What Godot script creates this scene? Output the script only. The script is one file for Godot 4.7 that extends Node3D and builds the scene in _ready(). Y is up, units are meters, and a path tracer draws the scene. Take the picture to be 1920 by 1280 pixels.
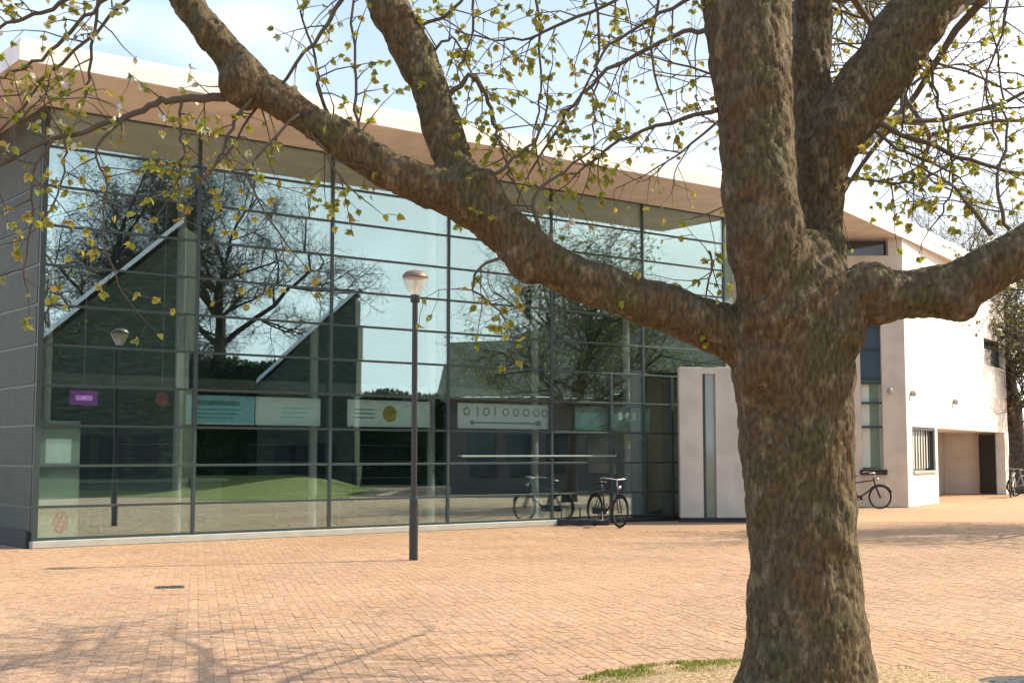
extends Node3D

# ------------------------------------------------------------------ camera constants
const FPX := 2430.0          # focal length in pixels of the 1920 x 1280 photograph
const CX := 960.0
const CY := 640.0
const EYE := 1.6
var PITCH := atan(210.0 / 2430.0)
var SUN := Vector3(0.961 * cos(deg_to_rad(40.5)), sin(deg_to_rad(40.5)), -0.278 * cos(deg_to_rad(40.5)))
var rng := RandomNumberGenerator.new()
var F0 := Vector3.ZERO       # left foot of the glass front
var FU := Vector3.RIGHT      # along the glass front
var FN := Vector3.BACK       # out of the glass front
var M := {}
var used := {}


# ------------------------------------------------------------------ geometry of the lens: where things of the photograph stand
func ray(x: float, y: float) -> Vector3:
	var u := (x - CX) / FPX
	var v := (CY - y) / FPX
	return Vector3(u, sin(PITCH) + cos(PITCH) * v, -(cos(PITCH) - sin(PITCH) * v))


func at(x: float, y: float, z: float) -> Vector3:   # point seen at x, y, z metres in front
	var r := ray(x, y)
	return Vector3(0, EYE, 0) + r * (z / -r.z)


func ground_at(x: float, y: float) -> Vector3:
	var r := ray(x, y)
	return Vector3(0, EYE, 0) + r * (EYE / -r.y)


func on_wall(x: float, y: float, o: Vector3, u: Vector3) -> Vector2:   # along and up, on an upright wall through o
	var r := ray(x, y)
	var n := Vector3(-u.z, 0, u.x)
	var e := Vector3(0, EYE, 0)
	var t := n.dot(o - e) / n.dot(r)
	var p := e + r * t
	return Vector2((p - o).dot(u), p.y - o.y)


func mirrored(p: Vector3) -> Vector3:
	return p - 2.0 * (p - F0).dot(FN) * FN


# ------------------------------------------------------------------ naming
func numbered(called: String) -> String:
	var k: int = used.get(called, 0)
	used[called] = k + 1
	return called if k == 0 else "%s_%03d" % [called, k]


func thing(called: String, label: String, category: String, where := Vector3.ZERO, group := "") -> Node3D:
	var o := Node3D.new()
	o.name = numbered(called)
	add_child(o)
	o.position = where
	tag(o, label, category, group)
	return o


func tag(o: Node, label: String, category: String, group := "", kind := "") -> Node:
	o.set_meta("label", label)
	o.set_meta("category", category)
	if group != "":
		o.set_meta("group", group)
	if kind != "":
		o.set_meta("kind", kind)
	return o


func put(mesh: Mesh, called: String, m: Material, parent: Node, xf := Transform3D.IDENTITY) -> MeshInstance3D:
	var o := MeshInstance3D.new()
	o.mesh = mesh
	o.material_override = m
	o.name = numbered(called) if parent == self else called
	o.transform = xf
	parent.add_child(o, true)
	return o


# ------------------------------------------------------------------ mesh helpers
class Sheet:
	var v := PackedVector3Array()
	var n := PackedVector3Array()
	var c := PackedColorArray()
	var i := PackedInt32Array()

	func quad(a: Vector3, b: Vector3, d: Vector3, e: Vector3) -> void:
		var nn := (d - a).cross(b - a).normalized()
		if nn == Vector3.ZERO:
			nn = (e - a).cross(d - a).normalized()
		var k := v.size()
		v.append_array(PackedVector3Array([a, b, d, e]))
		n.append_array(PackedVector3Array([nn, nn, nn, nn]))
		i.append_array(PackedInt32Array([k, k + 1, k + 2, k, k + 2, k + 3]))

	func tri(a: Vector3, b: Vector3, d: Vector3) -> void:
		var nn := (d - a).cross(b - a).normalized()
		var k := v.size()
		v.append_array(PackedVector3Array([a, b, d]))
		n.append_array(PackedVector3Array([nn, nn, nn]))
		i.append_array(PackedInt32Array([k, k + 1, k + 2]))

	func box(lo: Vector3, hi: Vector3, t := Transform3D.IDENTITY) -> void:
		var p := []
		for k in 8:
			p.append(t * Vector3(hi.x if k & 1 else lo.x, hi.y if k & 2 else lo.y, hi.z if k & 4 else lo.z))
		quad(p[4], p[6], p[7], p[5])
		quad(p[1], p[3], p[2], p[0])
		quad(p[5], p[7], p[3], p[1])
		quad(p[0], p[2], p[6], p[4])
		quad(p[6], p[2], p[3], p[7])
		quad(p[0], p[4], p[5], p[1])

	# box with small bevels on all edges, edge radius b
	func bevel_box(lo: Vector3, hi: Vector3, b: float, t := Transform3D.IDENTITY) -> void:
		var cen := (lo + hi) * 0.5
		var h := (hi - lo) * 0.5
		for ax in 3:
			for s in [-1.0, 1.0]:
				var u := (ax + 1) % 3
				var w := (ax + 2) % 3
				var q := []
				for m in [[-1, -1], [1, -1], [1, 1], [-1, 1]]:
					var p := Vector3.ZERO
					p[ax] = s * h[ax]
					p[u] = m[0] * (h[u] - b)
					p[w] = m[1] * (h[w] - b)
					q.append(t * (cen + p))
				if s > 0:
					quad(q[3], q[2], q[1], q[0])
				else:
					quad(q[0], q[1], q[2], q[3])
		for ax in 3:
			var u := (ax + 1) % 3
			var w := (ax + 2) % 3
			for su in [-1.0, 1.0]:
				for sw in [-1.0, 1.0]:
					var a := Vector3.ZERO
					var d := Vector3.ZERO
					a[u] = su * h[u]
					a[w] = sw * (h[w] - b)
					d[u] = su * (h[u] - b)
					d[w] = sw * h[w]
					var a0 := a
					var a1 := a
					var d0 := d
					var d1 := d
					a0[ax] = -(h[ax] - b)
					d0[ax] = -(h[ax] - b)
					a1[ax] = h[ax] - b
					d1[ax] = h[ax] - b
					if su * sw > 0:
						quad(t * (cen + a0), t * (cen + a1), t * (cen + d1), t * (cen + d0))
					else:
						quad(t * (cen + d0), t * (cen + d1), t * (cen + a1), t * (cen + a0))

	func tube(pts: PackedVector3Array, rad: PackedFloat32Array, sides: int, closed := true) -> void:
		var m := pts.size()
		if m < 2:
			return
		var k0 := v.size()
		var ref := Vector3.UP
		for k in m:
			var d := (pts[mini(k + 1, m - 1)] - pts[maxi(k - 1, 0)]).normalized()
			if k == 0 and absf(d.y) > 0.9:
				ref = Vector3.RIGHT
			var a := d.cross(ref).normalized()
			if a.length_squared() < 0.5:
				a = d.cross(Vector3(0.3, 0.5, 0.8)).normalized()
			var b := a.cross(d).normalized()
			ref = b
			for s in sides:
				var an := TAU * s / sides
				var o := a * cos(an) + b * sin(an)
				v.append(pts[k] + o * rad[k])
				n.append(o)
		for k in m - 1:
			for s in sides:
				var s2 := (s + 1) % sides
				var p := k0 + k * sides + s
				var q := k0 + k * sides + s2
				i.append_array(PackedInt32Array([p, q, q + sides, p, q + sides, p + sides]))
		if closed:
			for e in [0, m - 1]:
				var kc := v.size()
				var nn := (pts[0] - pts[1]).normalized() if e == 0 else (pts[m - 1] - pts[m - 2]).normalized()
				for s in sides:
					v.append(v[k0 + e * sides + s])
					n.append(nn)
				for s in range(1, sides - 1):
					if e == 0:
						i.append_array(PackedInt32Array([kc, kc + s + 1, kc + s]))
					else:
						i.append_array(PackedInt32Array([kc, kc + s, kc + s + 1]))

	func rod(a: Vector3, b: Vector3, r0: float, r1 := -1.0, sides := 8) -> void:
		tube(PackedVector3Array([a, b]), PackedFloat32Array([r0, r0 if r1 < 0 else r1]), sides)

	func lathe(prof: Array, sides: int, t := Transform3D.IDENTITY) -> void:   # prof: [radius, height]
		var k0 := v.size()
		for k in prof.size():
			var a: Array = prof[maxi(k - 1, 0)]
			var b: Array = prof[mini(k + 1, prof.size() - 1)]
			var sl := Vector2(b[1] - a[1], -(b[0] - a[0])).normalized()
			for s in sides:
				var an := TAU * s / sides
				v.append(t * Vector3(prof[k][0] * cos(an), prof[k][1], prof[k][0] * sin(an)))
				n.append((t.basis * Vector3(sl.x * cos(an), sl.y, sl.x * sin(an))).normalized())
		for k in prof.size() - 1:
			for s in sides:
				var p := k0 + k * sides + s
				var q := k0 + k * sides + (s + 1) % sides
				i.append_array(PackedInt32Array([p, q + sides, p + sides, p, q, q + sides]))

	func ring(cen: Vector3, axis: Vector3, R: float, r: float, seg: int, sides: int) -> void:
		var a := axis.cross(Vector3(0.13, 0.98, 0.11)).normalized()
		var b := axis.cross(a).normalized()
		var k0 := v.size()
		for k in seg:
			var an := TAU * k / seg
			var o := a * cos(an) + b * sin(an)
			for s in sides:
				var bn := TAU * s / sides
				var nn := o * cos(bn) + axis * sin(bn)
				v.append(cen + o * R + nn * r)
				n.append(nn)
		for k in seg:
			for s in sides:
				var p := k0 + k * sides + s
				var q := k0 + k * sides + (s + 1) % sides
				var p2 := k0 + ((k + 1) % seg) * sides + s
				var q2 := k0 + ((k + 1) % seg) * sides + (s + 1) % sides
				i.append_array(PackedInt32Array([p, q, q2, p, q2, p2]))

	func done() -> ArrayMesh:
		var arr := []
		arr.resize(Mesh.ARRAY_MAX)
		arr[Mesh.ARRAY_VERTEX] = v
		arr[Mesh.ARRAY_NORMAL] = n
		if c.size() == v.size():
			arr[Mesh.ARRAY_COLOR] = c
		arr[Mesh.ARRAY_INDEX] = i
		var am := ArrayMesh.new()
		am.add_surface_from_arrays(Mesh.PRIMITIVE_TRIANGLES, arr)
		return am


func box_mesh(lo: Vector3, hi: Vector3, b := 0.0) -> ArrayMesh:
	var s := Sheet.new()
	if b > 0:
		s.bevel_box(lo, hi, b)
	else:
		s.box(lo, hi)
	return s.done()


# ------------------------------------------------------------------ materials
func noise_tex(freq: float, cols: Array, offs: Array, seed_: int, size := 512, octaves := 4, normal := false, kind := FastNoiseLite.TYPE_SIMPLEX_SMOOTH) -> NoiseTexture2D:
	var f := FastNoiseLite.new()
	f.seed = seed_
	f.noise_type = kind
	f.frequency = freq
	f.fractal_octaves = octaves
	var t := NoiseTexture2D.new()
	t.width = size
	t.height = size
	t.seamless = true
	t.noise = f
	if normal:
		t.as_normal_map = true
		t.bump_strength = 6.0
	elif cols.size():
		var g := Gradient.new()
		g.offsets = PackedFloat32Array(offs)
		var pc := PackedColorArray()
		for c in cols:
			pc.append(c)
		g.colors = pc
		t.color_ramp = g
	return t


func bark_relief() -> NoiseTexture2D:
	var t := noise_tex(0.016, [], [], 15, 1024, 3, false, FastNoiseLite.TYPE_CELLULAR)
	var f: FastNoiseLite = t.noise
	f.cellular_return_type = FastNoiseLite.RETURN_DISTANCE2_SUB
	f.cellular_jitter = 1.0
	f.fractal_gain = 0.55
	f.domain_warp_enabled = true
	f.domain_warp_amplitude = 26.0
	f.domain_warp_frequency = 0.02
	return t


func lin(r: float, g: float, b: float, a := 1.0) -> Color:
	var c := Color(r, g, b).linear_to_srgb()
	c.a = a
	return c


func plain(r: float, g: float, b: float, rough := 0.6, metal := 0.0) -> StandardMaterial3D:
	var m := StandardMaterial3D.new()
	m.albedo_color = lin(r, g, b)
	m.roughness = rough
	m.metallic = metal
	return m


func textured(m: StandardMaterial3D, tex: Texture2D, scale: Vector3, bump: Texture2D = null, bump_cm := 0.0) -> StandardMaterial3D:
	m.albedo_texture = tex
	m.uv1_triplanar = true
	m.uv1_world_triplanar = true
	m.uv1_scale = scale
	if bump:
		m.heightmap_enabled = true
		m.heightmap_texture = bump
		m.heightmap_scale = bump_cm
	return m


func g(v: float) -> Color:
	return Color(v, v, v)


func make_materials() -> void:
	var soft := noise_tex(0.006, [g(0.93), g(0.97), g(1.0)], [0.25, 0.5, 0.75], 3, 512, 5)
	var fine := noise_tex(0.05, [g(0.88), g(1.0)], [0.3, 0.7], 4, 512, 3)
	var fine_bump := noise_tex(0.06, [], [], 5, 512, 4)
	M.render_white = textured(plain(0.78, 0.75, 0.71, 0.85), soft, Vector3(0.35, 0.35, 0.35), fine_bump, 0.15)
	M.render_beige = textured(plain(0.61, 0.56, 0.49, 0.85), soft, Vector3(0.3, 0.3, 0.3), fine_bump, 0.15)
	M.soffit = textured(plain(0.72, 0.66, 0.62, 0.7), soft, Vector3(0.25, 0.25, 0.25))
	M.fascia = textured(plain(0.8, 0.78, 0.75, 0.5), soft, Vector3(0.3, 0.3, 0.3))
	M.frame = plain(0.028, 0.05, 0.052, 0.42)
	M.frame_light = plain(0.22, 0.3, 0.28, 0.4)
	M.sill = textured(plain(0.42, 0.43, 0.4, 0.6), soft, Vector3(0.8, 0.8, 0.8))
	M.plinth = plain(0.02, 0.022, 0.026, 0.6)
	M.column = plain(0.5, 0.6, 0.53, 0.5)
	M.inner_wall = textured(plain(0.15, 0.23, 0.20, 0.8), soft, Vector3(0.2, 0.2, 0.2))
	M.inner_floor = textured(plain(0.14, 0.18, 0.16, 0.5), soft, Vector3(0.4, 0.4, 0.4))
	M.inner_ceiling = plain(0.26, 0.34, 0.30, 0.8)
	M.grey_panel = textured(plain(0.09, 0.105, 0.088, 0.55), soft, Vector3(0.5, 0.5, 0.5))
	M.grey_panel.metallic_specular = 0.25
	M.metal_dark = plain(0.02, 0.024, 0.026, 0.38)
	M.steel = plain(0.55, 0.56, 0.57, 0.3, 0.9)
	M.black = plain(0.012, 0.012, 0.013, 0.5)
	M.rubber = plain(0.015, 0.015, 0.015, 0.8)
	# mirror-coated solar glass: each face throws back a quarter of the light and lets the rest through
	var gl := ORMMaterial3D.new()
	var im := Image.create(4, 4, false, Image.FORMAT_RGB8)
	im.fill(Color(1.0, 0.0, 1.0))
	gl.orm_texture = ImageTexture.create_from_image(im)
	gl.albedo_color = lin(0.74, 0.96, 1.0, 0.2)
	gl.transparency = BaseMaterial3D.TRANSPARENCY_ALPHA
	M.glass = gl
	var clear := StandardMaterial3D.new()
	clear.albedo_color = Color(0.9, 0.97, 0.95, 0.06)
	clear.transparency = BaseMaterial3D.TRANSPARENCY_ALPHA
	clear.roughness = 0.05
	M.clear_glass = clear
	# brick
	M.joint = textured(plain(0.45, 0.285, 0.175, 0.95), noise_tex(0.03, [g(0.75), g(1.0)], [0.3, 0.7], 8), Vector3(1.1, 1.1, 1.1))
	var bm := textured(plain(1, 1, 1, 0.85), noise_tex(0.02, [g(0.82), g(1.0)], [0.3, 0.7], 9, 512, 5), Vector3(1.7, 1.7, 1.7), fine_bump, 0.12)
	bm.vertex_color_use_as_albedo = true
	M.brick_tinted = bm
	M.far_paving = textured(plain(0.45, 0.284, 0.175, 0.9), noise_tex(0.02, [g(0.92), g(1.0)], [0.3, 0.7], 10, 1024, 5), Vector3(0.13, 0.13, 0.13))
	M.sand = textured(plain(0.50, 0.375, 0.225, 0.95), noise_tex(0.03, [Color(0.72, 0.66, 0.6), g(1.0)], [0.3, 0.7], 12, 512, 5), Vector3(1.3, 1.3, 1.3), fine_bump, 1.2)
	M.grass = plain(0.13, 0.19, 0.03, 0.7)
	M.grass.vertex_color_use_as_albedo = true
	M.grass.albedo_color = Color.WHITE
	M.lawn = textured(plain(0.175, 0.18, 0.03, 0.9), noise_tex(0.03, [Color(0.75, 0.8, 0.6), g(1.0)], [0.3, 0.7], 13), Vector3(0.25, 0.25, 0.25), fine_bump, 2.0)
	# bark
	var bark := plain(1, 1, 1, 0.9)
	bark.vertex_color_use_as_albedo = true
	textured(bark, noise_tex(0.02, [Color(0.66, 0.62, 0.58), Color(0.86, 0.83, 0.80), Color(1.0, 0.98, 0.95)], [0.3, 0.52, 0.72], 14, 1024, 6), Vector3(1.35, 0.55, 1.35), bark_relief(), 1.6)
	M.bark = bark
	M.twig = plain(0.085, 0.066, 0.042, 0.8)
	M.bark_far = textured(plain(0.12, 0.095, 0.07, 0.9), noise_tex(0.03, [g(0.6), g(1.0)], [0.3, 0.7], 16), Vector3(0.8, 0.3, 0.8), fine_bump, 3.0)
	M.leaf = []
	for c in [Vector3(0.34, 0.36, 0.045), Vector3(0.43, 0.39, 0.06), Vector3(0.25, 0.31, 0.04), Vector3(0.42, 0.33, 0.07)]:
		var lm := plain(c.x, c.y, c.z, 0.5)
		lm.backlight_enabled = true
		lm.backlight = lin(0.9, 0.9, 0.9)
		M.leaf.append(lm)
	var lt := plain(1, 1, 1, 0.5)
	lt.vertex_color_use_as_albedo = true
	lt.backlight_enabled = true
	lt.backlight = lin(0.9, 0.9, 0.9)
	M.leaf_tinted = lt
	M.roof_dark = textured(plain(0.10, 0.12, 0.075, 0.9), noise_tex(0.02, [g(0.7), g(1.0)], [0.3, 0.7], 18), Vector3(0.2, 0.5, 0.2), fine_bump, 3.0)
	M.house_wall = textured(plain(0.16, 0.13, 0.11, 0.9), soft, Vector3(0.3, 0.3, 0.3))
	M.white_paint = plain(0.8, 0.8, 0.77, 0.5)
	M.hedge = plain(0.06, 0.09, 0.04, 0.8)
	M.poster = plain(0.66, 0.86, 0.78, 0.5)
	M.poster_blue = plain(0.28, 0.66, 0.68, 0.5)
	M.poster_dark = plain(0.12, 0.3, 0.28, 0.5)
	M.poster_ochre = plain(0.32, 0.32, 0.05, 0.5)
	M.blind = plain(0.55, 0.55, 0.5, 0.7)
	M.window_dark = plain(0.02, 0.025, 0.03, 0.08)
	M.window_dark.metallic_specular = 0.7
	M.window_blue = plain(0.06, 0.1, 0.15, 0.06)
	M.window_blue.metallic_specular = 0.7
	M.curtain = plain(0.72, 0.8, 0.72, 0.7)
	M.green_panel = plain(0.10, 0.2, 0.13, 0.25)
	M.lamp_bowl = StandardMaterial3D.new()
	M.lamp_bowl.albedo_color = Color(0.93, 0.9, 0.85, 0.35)
	M.lamp_bowl.transparency = BaseMaterial3D.TRANSPARENCY_ALPHA
	M.lamp_bowl.roughness = 0.12
	M.lamp_cap = plain(0.16, 0.11, 0.07, 0.45)
	M.iron = textured(plain(0.085, 0.09, 0.095, 0.6, 0.3), fine, Vector3(3, 3, 3), fine_bump, 1.0)


# ------------------------------------------------------------------ scene
func _ready() -> void:
	rng.seed = 20417
	var cam := Camera3D.new()
	cam.name = "camera"
	cam.position = Vector3(0, EYE, 0)
	cam.rotation.x = PITCH
	cam.fov = rad_to_deg(2.0 * atan(640.0 / FPX))
	cam.near = 0.05
	cam.far = 900.0
	add_child(cam)
	cam.current = true

	var env := Environment.new()
	env.background_mode = Environment.BG_SKY
	var sm := ProceduralSkyMaterial.new()
	sm.sky_top_color = Color(0.27, 0.53, 0.76)
	sm.sky_horizon_color = Color(0.95, 0.975, 0.975)
	sm.sky_curve = 0.24
	sm.ground_bottom_color = Color(0.62, 0.52, 0.42)
	sm.ground_horizon_color = Color(0.75, 0.72, 0.68)
	sm.sky_energy_multiplier = 1.03
	sm.sun_angle_max = 100.0
	sm.sun_curve = 0.5
	sm.sky_cover = clouds()
	sm.sky_cover_modulate = Color(1, 1, 1, 1)
	var sky := Sky.new()
	sky.sky_material = sm
	env.sky = sky
	env.tonemap_mode = Environment.TONE_MAPPER_LINEAR
	env.tonemap_exposure = 1.52
	env.sdfgi_enabled = true
	env.ssao_enabled = true
	env.ssil_enabled = true
	var we := WorldEnvironment.new()
	we.name = "environment"
	we.environment = env
	add_child(we)

	var sun := DirectionalLight3D.new()
	sun.name = "sun"
	sun.light_energy = 1.6
	sun.light_color = Color(1.0, 0.94, 0.83)
	sun.light_angular_distance = 0.53
	sun.shadow_enabled = true
	add_child(sun)
	sun.look_at_from_position(Vector3.ZERO, -SUN, Vector3.UP)

	make_materials()
	F0 = ground_at(62, 1028)
	var f1 := ground_at(1275, 974)
	FU = (f1 - F0).normalized()
	FN = Vector3(-FU.z, 0, FU.x)

	build_ground()
	build_glass_hall()
	build_porch()
	build_wing()
	build_mirrored_side()
	build_main_tree()
	build_other_trees()
	build_lamp()
	build_inside()
	build_posters()
	build_bicycles()
	build_ground_details()


func clouds() -> ImageTexture:
	var f := FastNoiseLite.new()
	f.seed = 77
	f.frequency = 1.6
	f.fractal_octaves = 5
	var w := 768
	var h := 384
	var im := Image.create(w, h, false, Image.FORMAT_RGBA8)
	for y in h / 2:
		var el := PI * (0.5 - (y + 0.5) / h)
		for x in w:
			var az := TAU * (x + 0.5) / w
			var d := Vector3(cos(el) * cos(az), sin(el) * 2.6, cos(el) * sin(az))
			var a := smoothstep(0.0, 0.55, f.get_noise_3dv(d))
			im.set_pixel(x, y, Color(1, 1, 1, a * 0.8))
	return ImageTexture.create_from_image(im)


# ------------------------------------------------------------------ ground
func build_ground() -> void:
	var s := Sheet.new()
	s.quad(Vector3(-320, -0.012, 320), Vector3(-320, -0.012, -320), Vector3(320, -0.012, -320), Vector3(320, -0.012, 320))
	var o := put(s.done(), "ground", M.far_paving, self)
	o.set_meta("kind", "structure")
	# bedding of the brick field, then the bricks
	var sq := Sheet.new()
	sq.quad(Vector3(-26, -0.0022, -3), Vector3(-26, -0.0022, -31), Vector3(26, -0.0022, -31), Vector3(26, -0.0022, -3))
	var pave := put(sq.done(), "brick_pavement", M.joint, self)
	pave.set_meta("kind", "structure")
	var dir := Vector3(-0.236, 0, -0.972)
	var side := Vector3(0.972, 0, -0.236)
	var bl := 0.205
	var bw := 0.102
	var bs := Sheet.new()
	var hx := bw * 0.5 - 0.0022
	var hz := bl * 0.5 - 0.0022
	var ch := 0.0018
	var t := [Vector3(-hx + ch, 0, -hz + ch), Vector3(hx - ch, 0, -hz + ch), Vector3(hx - ch, 0, hz - ch), Vector3(-hx + ch, 0, hz - ch)]
	var bo := [Vector3(-hx, -0.012, -hz), Vector3(hx, -0.012, -hz), Vector3(hx, -0.012, hz), Vector3(-hx, -0.012, hz)]
	bs.quad(t[0], t[1], t[2], t[3])
	for k in 4:
		bs.quad(t[k], bo[k], bo[(k + 1) % 4], t[(k + 1) % 4])
	var mesh := bs.done()
	var basis0 := Basis(side, Vector3.UP, -dir)
	var patch := FastNoiseLite.new()
	patch.seed = 5
	patch.frequency = 0.35
	var near := []
	var rest_t := []
	var rest_c := []
	var tree := at(1512, 1000, 8.6)
	for i in range(-290, 290):
		for j in range(-10, 175):
			var p := side * (i * bw) + dir * (j * bl + (bl * 0.5 if i & 1 else 0.0))
			var z := -p.z
			if z < 7.3 or z > 27.5 or absf(p.x) > 0.52 * z + 2.0:
				continue
			var q := p - F0
			if q.dot(FN) < 0.12 and q.dot(FU) < 17.0:
				continue
			var dt := Vector2(p.x - tree.x, p.z - tree.z).length()
			if dt < 1.6:
				continue
			if Vector2(p.x - 3.64, p.z + 9.08).length() < 0.42:
				continue
			var b := basis0.rotated(Vector3.RIGHT, rng.randfn(0.0, 0.006)).rotated(Vector3.BACK, rng.randfn(0.0, 0.006))
			b = b.rotated(Vector3.UP, rng.randfn(0.0, 0.008))
			var xf := Transform3D(b, p + Vector3(0, rng.randfn(0.0, 0.0012), 0))
			var k := rng.randfn(0.0, 0.05) + patch.get_noise_2d(p.x, p.z) * 0.18
			var w := rng.randfn(0.0, 0.05) + patch.get_noise_2d(p.x + 90, p.z) * 0.12
			var c := Color(0.475 * (1 + k), 0.298 * (1 + k) * (1 + w * 0.4), 0.182 * (1 + k) * (1 + w))
			var inside: bool = z > 8.75 and z < 10.6 and absf(p.x) < 0.4 * z
			if inside:
				near.append([z, xf, c])
			else:
				rest_t.append(xf)
				rest_c.append(c)
	near.sort_custom(func(a, b2): return a[0] < b2[0])
	var mats := []
	for k in 8:
		var m := textured(plain(1, 1, 1, 0.85), M.brick_tinted.albedo_texture, Vector3(1.7, 1.7, 1.7), M.brick_tinted.heightmap_texture, 0.12)
		mats.append(m)
	for k in 8:
		var f := 0.84 + 0.045 * k
		mats[k].albedo_color = lin(0.475 * f, 0.298 * f * (0.98 + 0.012 * (k % 3)), 0.182 * f * (0.95 + 0.04 * (k % 4)))
	for k in near.size():
		if k < 300:
			var lum: float = near[k][2].r / 0.475
			var idx := clampi(int(round((lum - 0.84) / 0.045)), 0, 7)
			put(mesh, "brick", mats[idx], pave, near[k][1])
		else:
			rest_t.append(near[k][1])
			rest_c.append(near[k][2])
	var mm := MultiMesh.new()
	mm.transform_format = MultiMesh.TRANSFORM_3D
	mm.use_colors = true
	mm.mesh = mesh
	mm.instance_count = rest_t.size()
	for k in rest_t.size():
		mm.set_instance_transform(k, rest_t[k])
		mm.set_instance_color(k, rest_c[k])
	var mi := MultiMeshInstance3D.new()
	mi.name = "bricks"
	mi.multimesh = mm
	mi.material_override = M.brick_tinted
	mi.set_meta("kind", "stuff")
	pave.add_child(mi)
	print("bricks ", rest_t.size())


func build_ground_details() -> void:
	var tree := at(1512, 1000, 8.6)
	# tree pit of sandy soil
	var s := Sheet.new()
	var nz := FastNoiseLite.new()
	nz.seed = 31
	nz.frequency = 1.4
	var rings := 14
	var seg := 56
	var pt := func(r: int, a: int) -> Vector3:
		var rr := 1.62 * r / rings
		var an := TAU * (a % seg) / seg
		var x := tree.x + cos(an) * rr
		var z := tree.z + sin(an) * rr
		var up := 0.05 * (1.0 - pow(float(r) / rings, 2.0)) + nz.get_noise_2d(x * 2, z * 2) * 0.018 * (1.0 if r < rings else 0.0)
		return Vector3(x, maxf(up, -0.004), z)
	for r in rings:
		for a in seg:
			s.quad(pt.call(r, a), pt.call(r + 1, a), pt.call(r + 1, a + 1), pt.call(r, a + 1))
	var pit := put(s.done(), "soil", M.sand, self)
	pit.set_meta("kind", "structure")
	# grass tufts on the far left rim of the pit
	var bl := Sheet.new()
	bl.tri(Vector3(-0.004, 0, 0), Vector3(0.001, 0.6, 0.12), Vector3(0.004, 0, 0))
	bl.tri(Vector3(-0.0028, 0.42, 0.06), Vector3(0.0, 1.0, 0.42), Vector3(0.0028, 0.42, 0.06))
	var tr := []
	var cl := []
	var tries := 0
	while tr.size() < 8500 and tries < 60000:
		tries += 1
		var an := rng.randf_range(2.6, 5.6)
		var rr := rng.randf_range(1.02, 1.66)
		var x := tree.x + cos(an) * rr
		var z := tree.z + sin(an) * rr
		var dens := smoothstep(-0.35, 0.3, nz.get_noise_2d(x * 1.3 + 7, z * 1.3)) * smoothstep(0.9, 1.45, rr)
		var zone := exp(-pow((an - 4.05) / 0.55, 2.0))
		if rng.randf() > dens * (0.02 + zone):
			continue
		var h := rng.randf_range(0.012, 0.04)
		tr.append(Transform3D(Basis(Vector3.UP, rng.randf() * TAU) * Basis.from_scale(Vector3(1.3, h, h)), Vector3(x, -0.004, z)))
		var k := rng.randf_range(0.7, 1.3)
		cl.append(Color(0.27 * k, 0.28 * k * rng.randf_range(0.9, 1.1), 0.035 * k))
	var gm := multi(bl.done(), tr, cl, M.grass, "grass", self)
	tag(gm, "bright green grass tufts at rim of tree pit", "grass", "", "stuff")
	# iron cover in the near right corner of the paving
	var cov := thing("manhole_cover", "round grey iron cover in paving at bottom right corner", "manhole cover", Vector3(3.64, 0, -9.08))
	var d := Sheet.new()
	d.lathe([[0.0, 0.004], [0.36, 0.004], [0.365, -0.002], [0.365, -0.03]], 40)
	put(d.done(), "lid", M.iron, cov)
	var e := Sheet.new()
	e.lathe([[0.372, -0.03], [0.372, 0.006], [0.43, 0.006], [0.432, -0.03]], 40)
	put(e.done(), "rim", M.iron, cov)
	for k in 36:
		var an := k * 2.39996
		var r := 0.056 * sqrt(k + 0.5)
		put(box_mesh(Vector3(-0.02, 0.004, -0.009), Vector3(0.02, 0.0085, 0.009), 0.002), "stud", M.iron, cov, Transform3D(Basis(Vector3.UP, an + (k % 2) * 1.57), Vector3(cos(an) * r, 0.0002, sin(an) * r)))
	# small drain in the brick field
	var dp := ground_at(318, 1101)
	var dr := thing("drain_grate", "small dark metal drain grate set in the brick paving", "drain", dp)
	dr.rotation.y = 0.24
	put(box_mesh(Vector3(-0.17, -0.01, -0.12), Vector3(0.17, 0.0085, 0.12), 0.004), "frame", M.iron, dr)
	for k in 6:
		put(box_mesh(Vector3(-0.14 + k * 0.047, 0.0085, -0.095), Vector3(-0.14 + k * 0.047 + 0.025, 0.011, 0.095)), "bar", M.black, dr)


func multi(mesh: Mesh, tr: Array, cl: Array, m: Material, called: String, parent: Node) -> MultiMeshInstance3D:
	var mm := MultiMesh.new()
	mm.transform_format = MultiMesh.TRANSFORM_3D
	mm.use_colors = cl.size() > 0
	mm.mesh = mesh
	mm.instance_count = tr.size()
	for k in tr.size():
		mm.set_instance_transform(k, tr[k])
		if cl.size():
			mm.set_instance_color(k, cl[k])
	var mi := MultiMeshInstance3D.new()
	mi.name = numbered(called) if parent == self else called
	mi.multimesh = mm
	mi.material_override = m
	parent.add_child(mi, true)
	return mi


# ------------------------------------------------------------------ the glass hall
const ROWS := 11
const ROW := 0.693
const BAY := 2.86
const NB := 6
const TOP := 7.62

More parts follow.
